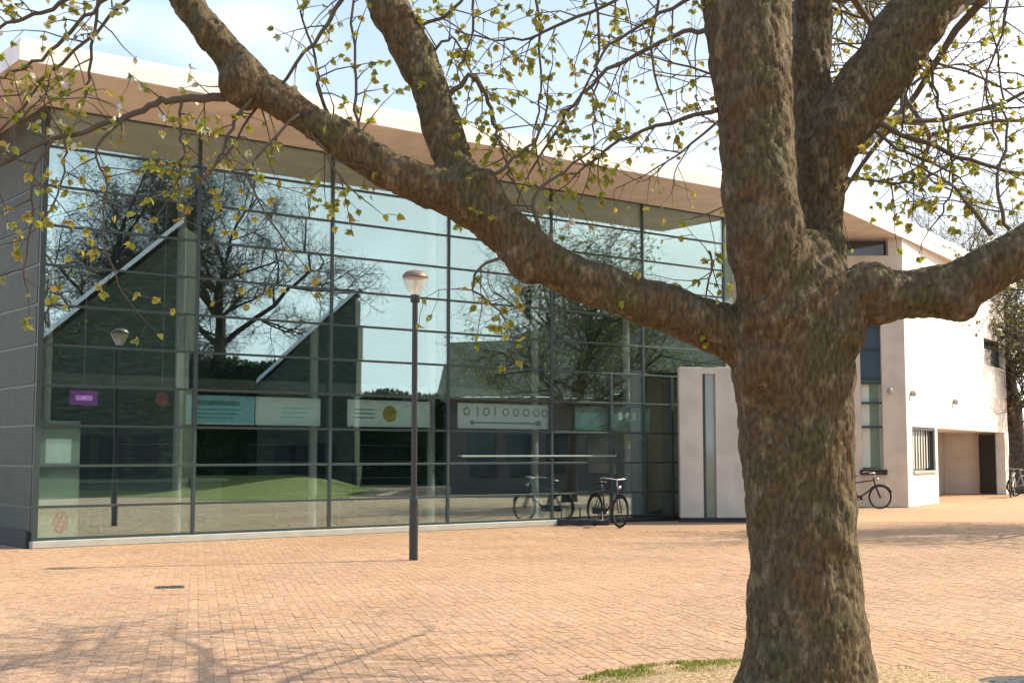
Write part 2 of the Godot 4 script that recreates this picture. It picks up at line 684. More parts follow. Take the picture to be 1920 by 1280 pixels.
func build_glass_hall() -> void:
	var b := thing("glass_hall", "large glass-fronted hall with dark frames and wide flat overhanging roof", "building", F0)
	b.basis = Basis(FU, Vector3.UP, FN)
	var len := BAY * NB
	# panes of the long front
	for i in NB:
		for j in ROWS:
			var xs := [i * BAY, (i + 1) * BAY]
			if i == 4 and j < 5:
				xs = [4 * BAY, 13.25, 14.3]
			elif i == 5 and j < 5:
				xs = [14.3, 15.25, 17.16]
			for q in xs.size() - 1:
				var w: float = xs[q + 1] - xs[q] - 0.05
				var leaves := Sheet.new()   # double glazing: two leaves of glass
				leaves.box(Vector3(-w * 0.5, -ROW * 0.5 + 0.02, -0.014), Vector3(w * 0.5, ROW * 0.5 - 0.02, -0.008))
				leaves.box(Vector3(-w * 0.5, -ROW * 0.5 + 0.02, 0.008), Vector3(w * 0.5, ROW * 0.5 - 0.02, 0.014))
				var mesh := leaves.done()
				var xf := Transform3D(Basis.from_euler(Vector3(rng.randfn(0, 0.0016), rng.randfn(0, 0.0016), 0)), Vector3((xs[q] + xs[q + 1]) * 0.5, (j + 0.5) * ROW, 0))
				put(mesh, "window_pane", M.glass, b, xf)
	# uprights and cross bars
	for i in NB + 1:
		var x := i * BAY
		var hw := 0.032 if i > 0 else 0.05
		put(box_mesh(Vector3(x - hw, 0.12, -0.14), Vector3(x + hw, TOP, 0.035), 0.004), "mullion", M.frame, b)
	for x in [13.25, 15.25]:
		put(box_mesh(Vector3(x - 0.035, 0.12, -0.1), Vector3(x + 0.035, 5 * ROW, 0.04), 0.004), "mullion", M.frame, b)
	for j in range(0, ROWS + 1):
		for i in NB:
			var y := maxf(j * ROW, 0.15)
			put(box_mesh(Vector3(i * BAY + 0.033, y - 0.022, -0.1), Vector3((i + 1) * BAY - 0.033, y + 0.022, 0.028), 0.004), "transom", M.frame, b)
	put(box_mesh(Vector3(-0.06, 0, -0.3), Vector3(12.0, 0.12, 0.1), 0.01), "sill", M.sill, b)
	var ra := on_wall(862, 855, F0, FU)
	var rb := on_wall(1152, 855, F0, FU)
	put(box_mesh(Vector3(ra.x, ra.y - 0.018, 0.045), Vector3(rb.x, ra.y + 0.018, 0.075), 0.006), "handrail", M.frame_light, b)
	put(box_mesh(Vector3(12.0, 0, -0.3), Vector3(len, 0.1, 0.06), 0.01), "threshold", M.plinth, b)
	# short end: dull grey panels with dark joints
	for i in 4:
		for j in range(0, ROWS):
			var lo := Vector3(-0.02, j * ROW + 0.02, -(i + 1) * BAY + 0.03)
			var hi := Vector3(0.0, (j + 1) * ROW - 0.02, -i * BAY - 0.05)
			if j == 0:
				lo.y = 0.3
			put(box_mesh(lo, hi, 0.004), "wall_panel", M.grey_panel, b, Transform3D(Basis(Vector3.UP, rng.randfn(0, 0.002)), Vector3(-0.04, 0, 0)))
	put(box_mesh(Vector3(-0.045, 0.0, -4 * BAY), Vector3(0.1, TOP, -0.14)), "end_wall", M.frame, b)
	put(box_mesh(Vector3(-0.12, 0, -4 * BAY), Vector3(-0.045, 0.28, -0.06), 0.01), "plinth", M.plinth, b)
	# shell behind the glass
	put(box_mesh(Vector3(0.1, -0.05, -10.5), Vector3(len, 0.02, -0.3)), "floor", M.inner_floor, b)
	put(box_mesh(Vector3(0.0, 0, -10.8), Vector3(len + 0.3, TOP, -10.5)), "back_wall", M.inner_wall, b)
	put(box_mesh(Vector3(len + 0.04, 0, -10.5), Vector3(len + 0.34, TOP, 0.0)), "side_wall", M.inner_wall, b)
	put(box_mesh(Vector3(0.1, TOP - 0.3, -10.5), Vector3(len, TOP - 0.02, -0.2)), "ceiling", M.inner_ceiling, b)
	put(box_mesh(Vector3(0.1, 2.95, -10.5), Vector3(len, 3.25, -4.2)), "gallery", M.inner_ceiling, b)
	for i in NB:
		var st := Sheet.new()
		st.rod(Vector3(0.28 + i * BAY - (0.4 if i > 0 else 0.0), 0.02, -0.45), Vector3(0.28 + i * BAY - (0.4 if i > 0 else 0.0), TOP - 0.3, -0.45), 0.085, 0.085, 14)
		put(st.done(), "column", M.column, b)
	# roof slab: soffit boards, white edge, top
	var x0 := -1.25
	var x1 := 17.5
	var zf := 2.5
	var n := 7
	for k in n:
		var a: float = x0 + 0.02 + (x1 - x0 - 0.04) * k / n
		var c: float = x0 + 0.02 + (x1 - x0 - 0.04) * (k + 1) / n
		put(box_mesh(Vector3(a + 0.003, TOP + 0.002, 0.04), Vector3(c - 0.003, TOP + 0.03, zf - 0.03)), "soffit_panel", M.soffit, b)
	put(box_mesh(Vector3(x0 + 0.02, TOP + 0.002, -11.2), Vector3(-0.05, TOP + 0.03, 0.034)), "soffit_panel", M.soffit, b)
	put(box_mesh(Vector3(x0 + 0.01, TOP + 0.031, -11.2), Vector3(x1 - 0.01, TOP + 0.26, zf - 0.012)), "roof", M.fascia, b)
	put(box_mesh(Vector3(x0 - 0.02, TOP - 0.01, zf - 0.03), Vector3(x1, TOP + 0.27, zf), 0.006), "fascia", M.fascia, b)
	put(box_mesh(Vector3(x0 - 0.02, TOP - 0.01, -11.2), Vector3(x0 + 0.008, TOP + 0.27, zf - 0.032), 0.006), "fascia", M.fascia, b)
	put(box_mesh(Vector3(x0 + 0.03, TOP + 0.27, -11.2), Vector3(x1 - 0.05, TOP + 0.38, zf - 0.1), 0.006), "roof_edge", M.fascia, b)


func build_porch() -> void:
	var z := 30.55
	var l := at(1275, 850, z)
	var s0 := at(1319, 850, z)
	var s1 := at(1343, 850, z)
	var h := at(1300, 688, z).y
	var p := thing("porch_wall", "pinkish white rendered porch wall with tall slot window left of tree trunk", "wall", Vector3(l.x, 0, -z))
	var a := s0.x - l.x
	var c := s1.x - l.x
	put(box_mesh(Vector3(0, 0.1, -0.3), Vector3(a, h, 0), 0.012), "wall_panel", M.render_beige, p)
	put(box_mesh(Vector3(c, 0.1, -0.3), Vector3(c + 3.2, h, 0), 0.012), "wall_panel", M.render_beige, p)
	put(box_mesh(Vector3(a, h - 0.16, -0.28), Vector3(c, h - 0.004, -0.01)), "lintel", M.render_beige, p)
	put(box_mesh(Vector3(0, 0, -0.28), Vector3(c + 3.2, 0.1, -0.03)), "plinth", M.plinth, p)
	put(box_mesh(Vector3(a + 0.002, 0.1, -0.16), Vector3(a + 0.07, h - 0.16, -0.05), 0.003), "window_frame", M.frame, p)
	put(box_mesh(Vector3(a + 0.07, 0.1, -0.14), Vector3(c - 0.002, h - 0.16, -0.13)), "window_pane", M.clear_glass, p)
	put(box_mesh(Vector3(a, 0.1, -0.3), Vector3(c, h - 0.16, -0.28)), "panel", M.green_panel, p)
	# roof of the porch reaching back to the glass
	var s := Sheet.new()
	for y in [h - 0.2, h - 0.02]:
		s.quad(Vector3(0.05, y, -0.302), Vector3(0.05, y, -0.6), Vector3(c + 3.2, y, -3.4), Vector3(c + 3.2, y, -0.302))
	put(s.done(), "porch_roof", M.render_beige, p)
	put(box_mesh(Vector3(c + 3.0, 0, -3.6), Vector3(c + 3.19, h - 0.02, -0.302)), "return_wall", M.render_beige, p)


# ------------------------------------------------------------------ the white wing on the right
func build_wing() -> void:
	var zc := 39.0
	var corner := at(1702, 850, zc)
	corner.y = 0
	var far := ground_at(1894, 926)
	var u := (far - corner).normalized()
	var H := 8.14
	var w := thing("white_wing", "white rendered two-storey wing with beige end wall right of tree trunk", "building", corner)
	# beige end wall, facing the camera: built round its openings
	var fx := Vector3.RIGHT
	var f := func(x: float, y: float) -> Vector2: return on_wall(x, y, corner, fx)
	var a: Vector2 = f.call(1612, 615)
	var c: Vector2 = f.call(1658, 880)
	var top: Vector2 = f.call(1612, 560)
	var st := -8.0
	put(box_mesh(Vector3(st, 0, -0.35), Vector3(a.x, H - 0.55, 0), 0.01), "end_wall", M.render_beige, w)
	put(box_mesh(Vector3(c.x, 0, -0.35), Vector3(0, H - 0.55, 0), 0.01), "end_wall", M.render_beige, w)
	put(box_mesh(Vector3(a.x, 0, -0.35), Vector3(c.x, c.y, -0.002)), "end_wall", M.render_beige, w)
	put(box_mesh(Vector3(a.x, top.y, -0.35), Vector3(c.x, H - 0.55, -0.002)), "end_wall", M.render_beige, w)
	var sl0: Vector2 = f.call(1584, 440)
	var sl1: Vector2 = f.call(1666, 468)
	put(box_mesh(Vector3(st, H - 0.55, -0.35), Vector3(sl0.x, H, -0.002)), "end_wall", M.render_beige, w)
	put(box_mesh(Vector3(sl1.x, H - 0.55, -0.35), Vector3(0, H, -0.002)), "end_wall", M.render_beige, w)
	put(box_mesh(Vector3(sl0.x, H - 0.55, -0.35), Vector3(sl1.x, H - 0.06, -0.25)), "clerestory_window", M.window_dark, w)
	# tall window strip
	var ys := [878.0, 800.0, 755.0, 718.0, 710.0, 655.0, 612.0, 562.0]
	for k in ys.size() - 1:
		var q0: Vector2 = f.call(1612, ys[k])
		var q1: Vector2 = f.call(1612, ys[k + 1])
		var y0 := q0.y
		var y1 := q1.y
		put(box_mesh(Vector3(a.x, y1 - 0.03, -0.16), Vector3(c.x, y1 + 0.03, -0.06), 0.004), "glazing_bar", M.frame, w)
		if k < 3:
			var mid: float = lerpf(a.x, c.x, 0.47)
			put(box_mesh(Vector3(a.x + 0.06, y0 + 0.03, -0.22), Vector3(mid, y1 - 0.03, -0.2)), "curtain", M.curtain, w)
			put(box_mesh(Vector3(mid, y0 + 0.03, -0.24), Vector3(c.x - 0.04, y1 - 0.03, -0.22)), "panel", M.green_panel, w)
			put(box_mesh(Vector3(a.x + 0.03, y0 + 0.03, -0.12), Vector3(c.x - 0.01, y1 - 0.03, -0.11)), "window_pane", M.clear_glass, w)
		elif k == 3:
			put(box_mesh(Vector3(a.x, y0 + 0.03, -0.12), Vector3(c.x, y1 - 0.03, -0.1)), "panel", M.green_panel, w)
		else:
			put(box_mesh(Vector3(a.x, y0 + 0.03, -0.12), Vector3(c.x, y1 - 0.03, -0.1)), "window_pane", M.window_blue, w)
	put(box_mesh(Vector3(a.x - 0.08, c.y - 0.16, -0.02), Vector3(c.x + 0.08, c.y - 0.002, 0.1), 0.008), "window_sill", M.plinth, w)
	# white side, sunlit
	var g2 := Node3D.new()
	g2.name = "side"
	w.add_child(g2)
	g2.basis = Basis(u, Vector3.UP, Vector3(-u.z, 0, u.x))
	var e := func(x: float, y: float) -> Vector2: return on_wall(x, y, corner, u)
	var L := (far - corner).length()
	var wa: Vector2 = e.call(1711, 806)
	var wb: Vector2 = e.call(1756, 886)
	var ra: Vector2 = e.call(1758, 806)
	var rb: Vector2 = e.call(1884, 808)
	var ua: Vector2 = e.call(1845, 632)
	var ub: Vector2 = e.call(1882, 692)
	var rh: float = (ra.y + rb.y) * 0.5
	var T := 0.35
	var uh0: float = ub.y
	var uh1: float = ua.y
	var bxs := [
		[0.0, wa.x, 0.0, H], [wa.x, ra.x, 0.0, wb.y], [wa.x, ra.x, rh, H], [wb.x, ra.x, wb.y, rh],
		[ra.x, ua.x, rh, H], [ua.x, ub.x, rh, uh0], [ua.x, ub.x, uh1, H], [ub.x, L, rh, H], [rb.x, L, 0.0, rh]]
	for q in bxs:
		if q[1] - q[0] > 0.01:
			put(box_mesh(Vector3(q[0], q[2], -T), Vector3(q[1], q[3], 0)), "side_wall", M.render_white, g2)
	# windows
	put(box_mesh(Vector3(wa.x, wb.y, -0.2), Vector3(wb.x, rh, -0.18)), "window_pane", M.window_dark, g2)
	for k in 9:
		var xx: float = lerpf(wa.x + 0.1, wb.x - 0.08, k / 8.0)
		put(box_mesh(Vector3(xx - 0.06, wb.y + 0.15, -0.17), Vector3(xx + 0.06, rh - 0.1, -0.165)), "blind_slat", M.blind, g2, Transform3D(Basis.IDENTITY, Vector3(0, 0, 0.0005 * (k % 2))))
	put(box_mesh(Vector3(wa.x, rh - 0.1, -0.16), Vector3(wb.x, rh - 0.003, -0.03), 0.003), "window_frame", M.frame, g2)
	put(box_mesh(Vector3(wb.x - 0.1, wb.y, -0.16), Vector3(wb.x - 0.002, rh - 0.1, -0.04), 0.003), "window_frame", M.frame, g2)
	put(box_mesh(Vector3(wa.x, wb.y, -0.16), Vector3(wb.x - 0.1, wb.y + 0.08, 0.05), 0.003), "window_sill", M.sill, g2)
	put(box_mesh(Vector3(ua.x, uh0, -0.25), Vector3(ub.x, uh1, -0.22)), "window_pane", M.window_blue, g2)
	put(box_mesh(Vector3(ua.x + 0.05, uh0 + 0.05, -0.215), Vector3(lerpf(ua.x, ub.x, 0.62), uh1 - 0.35, -0.205)), "blind", M.blind, g2)
	put(box_mesh(Vector3(ub.x - 0.35, uh0, -0.2), Vector3(ub.x - 0.22, uh1, -0.1), 0.004), "window_frame", M.frame, g2)
	put(box_mesh(Vector3(ua.x, uh1 - 0.1, -0.2), Vector3(ub.x, uh1 - 0.003, -0.1), 0.004), "window_frame", M.frame, g2)
	# recess at ground level with a door
	var D := 2.4
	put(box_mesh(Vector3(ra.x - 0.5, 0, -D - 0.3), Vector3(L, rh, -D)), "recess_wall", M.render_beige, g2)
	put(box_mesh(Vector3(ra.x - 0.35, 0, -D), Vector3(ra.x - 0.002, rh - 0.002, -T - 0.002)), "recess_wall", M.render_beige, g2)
	put(box_mesh(Vector3(ra.x, rh + 0.002, -D - 0.3), Vector3(L, rh + 0.2, -T - 0.002)), "recess_ceiling", M.render_white, g2)
	put(box_mesh(Vector3(rb.x - 0.08, 0.02, -T - 0.62), Vector3(rb.x - 0.003, rh - 0.1, -T), 0.004), "door", M.black, g2)
	put(box_mesh(Vector3(L - 0.35, 0, -9.0), Vector3(L, H, -T - 0.002)), "far_wall", M.render_white, g2)
	# flat roof with white edge, running on over the end wall
	var r0 := at(1578, 384, 34.3)
	var ue := (at(1790, 480, 43.6) - at(1578, 384, 34.3))
	ue.y = 0
	ue = ue.normalized()
	var ro := Vector3(r0.x, 0, r0.z) - ue * 1.2
	var s := Sheet.new()
	var s2 := Sheet.new()
	var len := 21.5
	var back := Vector3(ue.z, 0, -ue.x)
	var pts := [ro, ro + ue * len, ro + ue * len + back * 12.0, ro + back * 12.0]
	for k in 4:
		pts[k] = pts[k] - corner
	var yl := Vector3(0, H + 0.004, 0)
	s.quad(pts[0] + yl, pts[3] + yl, pts[2] + yl, pts[1] + yl)
	put(s.done(), "soffit", M.soffit, w)
	var y1 := Vector3(0, H - 0.03, 0)
	var y2 := Vector3(0, H + 0.56, 0)
	for k in 4:
		s2.quad(pts[k] + y1, pts[k] + y2, pts[(k + 1) % 4] + y2, pts[(k + 1) % 4] + y1)
	s2.quad(pts[0] + y2, pts[3] + y2, pts[2] + y2, pts[1] + y2)
	put(s2.done(), "roof", M.fascia, w)
	# wall lamps
	var k := 0
	for q in [[1668, 732, true, "small grey wall lamp on the beige end wall"], [1708, 737, false, "small grey wall lamp nearest the corner on white wall"], [1788, 753, false, "small round grey lamp in middle of white wall"]]:
		var v: Vector2 = f.call(q[0], q[1]) if q[2] else e.call(q[0], q[1])
		var base: Vector3 = corner + (fx * v.x if q[2] else u * v.x) + Vector3(0, v.y, 0)
		var t := thing("wall_lamp", q[3], "wall lamp", base, "wall lamps on the white wing")
		t.basis = Basis.IDENTITY if q[2] else g2.basis
		put(box_mesh(Vector3(-0.05, -0.07, 0.0), Vector3(0.05, 0.07, 0.03), 0.008), "bracket", M.sill, t)
		var ls := Sheet.new()
		ls.lathe([[0.0, -0.1], [0.06, -0.09], [0.075, 0.0], [0.06, 0.07], [0.0, 0.09]], 14, Transform3D(Basis.IDENTITY, Vector3(0, 0, 0.095)))
		put(ls.done(), "shade", M.sill, t)
		k += 1


# ------------------------------------------------------------------ what stands across the square and shows in the glass
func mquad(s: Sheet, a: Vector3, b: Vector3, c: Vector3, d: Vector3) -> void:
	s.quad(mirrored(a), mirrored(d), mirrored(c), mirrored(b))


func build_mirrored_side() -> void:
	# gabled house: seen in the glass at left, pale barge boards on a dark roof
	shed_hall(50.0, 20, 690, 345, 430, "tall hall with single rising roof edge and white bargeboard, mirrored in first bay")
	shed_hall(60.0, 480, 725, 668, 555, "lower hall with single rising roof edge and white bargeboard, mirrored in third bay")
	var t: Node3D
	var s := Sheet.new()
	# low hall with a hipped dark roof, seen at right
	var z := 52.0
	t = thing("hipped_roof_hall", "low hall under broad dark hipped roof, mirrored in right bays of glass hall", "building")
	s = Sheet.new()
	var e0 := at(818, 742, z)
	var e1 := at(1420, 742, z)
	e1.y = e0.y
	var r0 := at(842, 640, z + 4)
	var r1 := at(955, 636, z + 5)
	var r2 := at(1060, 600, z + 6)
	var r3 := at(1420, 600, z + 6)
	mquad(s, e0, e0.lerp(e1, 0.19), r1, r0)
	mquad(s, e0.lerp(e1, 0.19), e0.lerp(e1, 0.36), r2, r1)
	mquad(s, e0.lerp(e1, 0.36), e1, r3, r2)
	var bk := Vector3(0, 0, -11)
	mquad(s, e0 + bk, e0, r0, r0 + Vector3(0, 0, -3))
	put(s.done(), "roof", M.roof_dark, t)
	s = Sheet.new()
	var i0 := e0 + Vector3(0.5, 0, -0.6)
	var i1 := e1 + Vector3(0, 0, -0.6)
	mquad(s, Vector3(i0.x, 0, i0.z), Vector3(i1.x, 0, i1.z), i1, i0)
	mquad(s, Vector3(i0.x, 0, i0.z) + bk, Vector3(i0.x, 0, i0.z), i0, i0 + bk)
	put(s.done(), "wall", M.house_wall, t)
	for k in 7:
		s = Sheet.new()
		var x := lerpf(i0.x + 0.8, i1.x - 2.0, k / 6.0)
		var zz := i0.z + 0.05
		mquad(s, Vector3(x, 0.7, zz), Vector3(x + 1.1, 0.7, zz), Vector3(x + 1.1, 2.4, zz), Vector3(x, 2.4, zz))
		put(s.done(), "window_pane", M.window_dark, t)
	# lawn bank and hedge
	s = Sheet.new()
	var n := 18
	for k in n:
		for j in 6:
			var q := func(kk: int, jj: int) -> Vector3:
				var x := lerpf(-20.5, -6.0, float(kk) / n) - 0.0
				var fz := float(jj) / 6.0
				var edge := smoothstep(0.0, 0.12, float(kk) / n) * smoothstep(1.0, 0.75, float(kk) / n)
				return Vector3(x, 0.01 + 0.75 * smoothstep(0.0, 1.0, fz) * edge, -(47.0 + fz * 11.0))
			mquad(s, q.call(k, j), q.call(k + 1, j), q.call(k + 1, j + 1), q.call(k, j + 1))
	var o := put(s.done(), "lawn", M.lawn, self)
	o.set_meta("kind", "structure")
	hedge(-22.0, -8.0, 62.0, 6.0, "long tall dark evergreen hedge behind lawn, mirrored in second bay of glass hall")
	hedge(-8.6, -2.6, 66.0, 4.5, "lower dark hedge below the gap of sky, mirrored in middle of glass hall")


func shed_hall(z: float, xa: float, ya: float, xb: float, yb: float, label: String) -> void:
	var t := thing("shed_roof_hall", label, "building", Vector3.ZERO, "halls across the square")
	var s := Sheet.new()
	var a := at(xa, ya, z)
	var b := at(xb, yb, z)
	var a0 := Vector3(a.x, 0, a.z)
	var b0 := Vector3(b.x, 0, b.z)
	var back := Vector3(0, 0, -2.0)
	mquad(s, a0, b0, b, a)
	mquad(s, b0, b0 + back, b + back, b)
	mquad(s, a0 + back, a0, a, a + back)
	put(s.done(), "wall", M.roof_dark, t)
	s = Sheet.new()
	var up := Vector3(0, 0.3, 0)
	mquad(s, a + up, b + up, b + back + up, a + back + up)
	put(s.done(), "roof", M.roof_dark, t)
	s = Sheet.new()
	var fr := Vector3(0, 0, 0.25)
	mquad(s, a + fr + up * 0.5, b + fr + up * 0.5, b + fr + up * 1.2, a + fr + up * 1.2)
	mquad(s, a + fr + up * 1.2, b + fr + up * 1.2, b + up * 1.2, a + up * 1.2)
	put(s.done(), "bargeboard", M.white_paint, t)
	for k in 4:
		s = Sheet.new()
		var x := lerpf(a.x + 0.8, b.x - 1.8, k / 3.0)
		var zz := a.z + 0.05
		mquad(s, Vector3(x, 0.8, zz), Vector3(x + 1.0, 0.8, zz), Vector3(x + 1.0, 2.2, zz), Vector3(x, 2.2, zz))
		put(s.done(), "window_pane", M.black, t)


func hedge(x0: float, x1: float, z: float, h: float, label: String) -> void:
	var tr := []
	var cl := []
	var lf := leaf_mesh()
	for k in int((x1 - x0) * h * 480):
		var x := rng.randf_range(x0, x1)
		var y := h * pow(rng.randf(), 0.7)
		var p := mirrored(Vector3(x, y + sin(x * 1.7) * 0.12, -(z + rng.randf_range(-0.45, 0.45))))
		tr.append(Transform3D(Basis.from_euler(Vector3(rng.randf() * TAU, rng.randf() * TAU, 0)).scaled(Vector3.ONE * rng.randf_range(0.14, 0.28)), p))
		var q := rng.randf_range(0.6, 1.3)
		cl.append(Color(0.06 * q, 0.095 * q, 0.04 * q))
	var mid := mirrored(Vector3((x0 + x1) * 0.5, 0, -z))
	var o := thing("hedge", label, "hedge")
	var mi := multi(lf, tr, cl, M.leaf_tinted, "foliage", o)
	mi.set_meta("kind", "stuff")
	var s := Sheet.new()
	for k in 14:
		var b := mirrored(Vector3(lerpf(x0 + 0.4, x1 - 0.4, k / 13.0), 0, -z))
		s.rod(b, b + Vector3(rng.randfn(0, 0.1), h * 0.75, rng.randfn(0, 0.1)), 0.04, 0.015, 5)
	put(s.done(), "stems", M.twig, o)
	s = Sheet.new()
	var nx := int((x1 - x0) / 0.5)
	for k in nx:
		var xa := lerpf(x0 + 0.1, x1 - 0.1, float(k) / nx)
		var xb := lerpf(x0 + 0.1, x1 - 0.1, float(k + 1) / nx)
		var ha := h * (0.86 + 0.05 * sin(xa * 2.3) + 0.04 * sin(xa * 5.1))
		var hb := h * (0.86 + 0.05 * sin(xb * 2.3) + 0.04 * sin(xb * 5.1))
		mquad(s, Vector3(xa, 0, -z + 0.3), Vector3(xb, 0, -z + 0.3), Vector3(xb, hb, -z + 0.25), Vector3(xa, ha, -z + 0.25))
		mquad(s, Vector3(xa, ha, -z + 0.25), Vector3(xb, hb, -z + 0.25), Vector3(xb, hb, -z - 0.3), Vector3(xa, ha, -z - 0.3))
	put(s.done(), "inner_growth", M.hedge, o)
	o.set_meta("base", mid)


# ------------------------------------------------------------------ trees
func leaf_mesh() -> ArrayMesh:
	# young five-lobed leaf, one unit long, cupped along its midrib
	var rim := [Vector2(0, 0), Vector2(0.22, 0.05), Vector2(0.36, 0.2), Vector2(0.3, 0.36), Vector2(0.37, 0.54), Vector2(0.2, 0.7), Vector2(0.0, 1.0)]
	var s := Sheet.new()
	for sg in [1.0, -1.0]:
		var c := Vector3(0, 0.38, 0)
		for k in rim.size() - 1:
			var a: Vector2 = rim[k]
			var b: Vector2 = rim[k + 1]
			var pa := Vector3(a.x * sg, a.y, absf(a.x) * 0.45 - a.y * a.y * 0.15)
			var pb := Vector3(b.x * sg, b.y, absf(b.x) * 0.45 - b.y * b.y * 0.15)
			if sg > 0:
				s.tri(c, pb, pa)
			else:
				s.tri(c, pa, pb)
	return s.done()


func catmull(p: Array, k: int, t: float) -> Array:
	var n := p.size()
	var a: Array = p[maxi(k - 1, 0)]
	var b: Array = p[k]
	var c: Array = p[mini(k + 1, n - 1)]
	var d: Array = p[mini(k + 2, n - 1)]
	var pos: Vector3 = 0.5 * (2.0 * b[0] + (c[0] - a[0]) * t + (2.0 * a[0] - 5.0 * b[0] + 4.0 * c[0] - d[0]) * t * t + (3.0 * b[0] - a[0] - 3.0 * c[0] + d[0]) * t * t * t)
	return [pos, lerpf(b[1], c[1], t)]


func chain(rows: Array) -> Array:   # rows of photograph x, y, metres in front, radius in pixels
	var out := []
	for r in rows:
		out.append([at(r[0], r[1], r[2]), r[3] * r[2] / FPX])
	return out


func smooth_chain(p: Array, sub: int) -> Array:
	var out := []
	for k in p.size() - 1:
		for s in sub:
			out.append(catmull(p, k, float(s) / sub))
	out.append(p[p.size() - 1])
	return out


func implicit_mesh(chains: Array, cell: float, kk: float) -> ArrayMesh:
	var lo := Vector3(1e9, 1e9, 1e9)
	var hi := -lo
	var margin := 0.11
	for ch in chains:
		for q in ch:
			var e: Vector3 = Vector3.ONE * (q[1] + margin + cell * 2)
			lo = lo.min(q[0] - e)
			hi = hi.max(q[0] + e)
	var nx := int((hi.x - lo.x) / cell) + 2
	var ny := int((hi.y - lo.y) / cell) + 2
	var nz := int((hi.z - lo.z) / cell) + 2
	var sum := PackedFloat32Array()
	sum.resize(nx * ny * nz)
	var tmp := PackedFloat32Array()
	tmp.resize(nx * ny * nz)
	tmp.fill(1e9)
	var hot := {}
	var sx := ny * nz
	for ch in chains:
		var touched := PackedInt32Array()
		for k in ch.size() - 1:
			var a: Vector3 = ch[k][0]
			var b: Vector3 = ch[k + 1][0]
			var ra: float = ch[k][1]
			var rb: float = ch[k + 1][1]
			var m := maxf(ra, rb) + margin
			var blo := (a.min(b) - Vector3.ONE * m - lo) / cell
			var bhi := (a.max(b) + Vector3.ONE * m - lo) / cell
			var ab := b - a
			var inv := 1.0 / maxf(ab.length_squared(), 1e-9)
			var dr := rb - ra
			var z0 := int(blo.z) + 1
			var z1 := int(bhi.z)
			for ix in range(int(blo.x) + 1, int(bhi.x) + 1):
				var px := lo.x + ix * cell - a.x
				for iy in range(int(blo.y) + 1, int(bhi.y) + 1):
					var py := lo.y + iy * cell - a.y
					var id := ix * sx + iy * nz + z0
					var dxy := px * ab.x + py * ab.y
					for iz in range(z0, z1 + 1):
						var p := Vector3(px, py, lo.z + iz * cell - a.z)
						var t := clampf((dxy + p.z * ab.z) * inv, 0.0, 1.0)
						var d := (p - ab * t).length() - ra - dr * t
						if d < margin:
							var old := tmp[id]
							if old > 1e8:
								touched.append(id)
								tmp[id] = d
							elif d < old:
								tmp[id] = d
						id += 1
		for id in touched:
			sum[id] += exp(-kk * tmp[id])
			tmp[id] = 1e9
			hot[id] = true
	# surface nets over the touched cells
	var offs := [0, nz * ny, nz, nz * ny + nz, 1, nz * ny + 1, nz + 1, nz * ny + nz + 1]
	var corner := [Vector3(0, 0, 0), Vector3(1, 0, 0), Vector3(0, 1, 0), Vector3(1, 1, 0), Vector3(0, 0, 1), Vector3(1, 0, 1), Vector3(0, 1, 1), Vector3(1, 1, 1)]
	var edges := [[0, 1], [2, 3], [4, 5], [6, 7], [0, 2], [1, 3], [4, 6], [5, 7], [0, 4], [1, 5], [2, 6], [3, 7]]
	var small := exp(-kk * 0.09)
	var vid := {}
	var verts := PackedVector3Array()
	var cells := PackedInt32Array()
	for id in hot:
		var s0: float = sum[id]
		if s0 < small or s0 > 1e4:
			continue
		var inside := 0
		var f := []
		for c in 8:
			var v: float = sum[id + offs[c]]
			f.append(v)
			if v > 1.0:
				inside += 1
		if inside == 0 or inside == 8:
			continue
		var acc := Vector3.ZERO
		var cnt := 0
		for e in edges:
			var fa: float = f[e[0]]
			var fb: float = f[e[1]]
			if (fa > 1.0) != (fb > 1.0):
				var la := log(maxf(fa, 1e-5))
				var lb := log(maxf(fb, 1e-5))
				acc += corner[e[0]].lerp(corner[e[1]], la / (la - lb))
				cnt += 1
		acc /= cnt
		var ix: int = id / sx
		var iy: int = (id % sx) / nz
		var iz: int = id % nz
		vid[id] = verts.size()
		verts.append(lo + (Vector3(ix, iy, iz) + acc) * cell)
		cells.append(id)
	var tri := PackedInt32Array()
	for id in cells:
		for ax in 3:
			var da: int = [sx, nz, 1][ax]
			var db: int = [nz, 1, sx][ax]
			var dc: int = [1, sx, nz][ax]
			var i0: bool = sum[id] > 1.0
			var i1: bool = sum[id + da] > 1.0
			if i0 == i1:
				continue
			var q0: int = vid.get(id, -1)
			var q1: int = vid.get(id - db, -1)
			var q2: int = vid.get(id - db - dc, -1)
			var q3: int = vid.get(id - dc, -1)
			if q0 < 0 or q1 < 0 or q2 < 0 or q3 < 0:
				continue
			if i0:
				tri.append_array(PackedInt32Array([q0, q2, q1, q0, q3, q2]))
			else:
				tri.append_array(PackedInt32Array([q0, q1, q2, q0, q2, q3]))
	# normals, then bark relief pushed out along them
	var nrm := normals_of(verts, tri)
	var ridge := FastNoiseLite.new()
	ridge.seed = 21
	ridge.frequency = 1.0
	ridge.fractal_octaves = 3
	var lump := FastNoiseLite.new()
	lump.seed = 22
	lump.frequency = 2.6
	lump.fractal_octaves = 2
	for k in verts.size():
		var p := verts[k]
		var rg := absf(ridge.get_noise_3d(p.x * 11, p.y * 3.2, p.z * 11))
		var d := 0.012 - 0.022 * exp(-rg * 9.0) + lump.get_noise_3dv(p) * 0.028
		verts[k] = p + nrm[k] * d
	nrm = normals_of(verts, tri)
	var col := PackedColorArray()
	var moss := FastNoiseLite.new()
	moss.seed = 23
	moss.frequency = 1.9
	moss.fractal_octaves = 4
	var flake := FastNoiseLite.new()
	flake.seed = 24
	flake.frequency = 7.0
	flake.fractal_octaves = 3
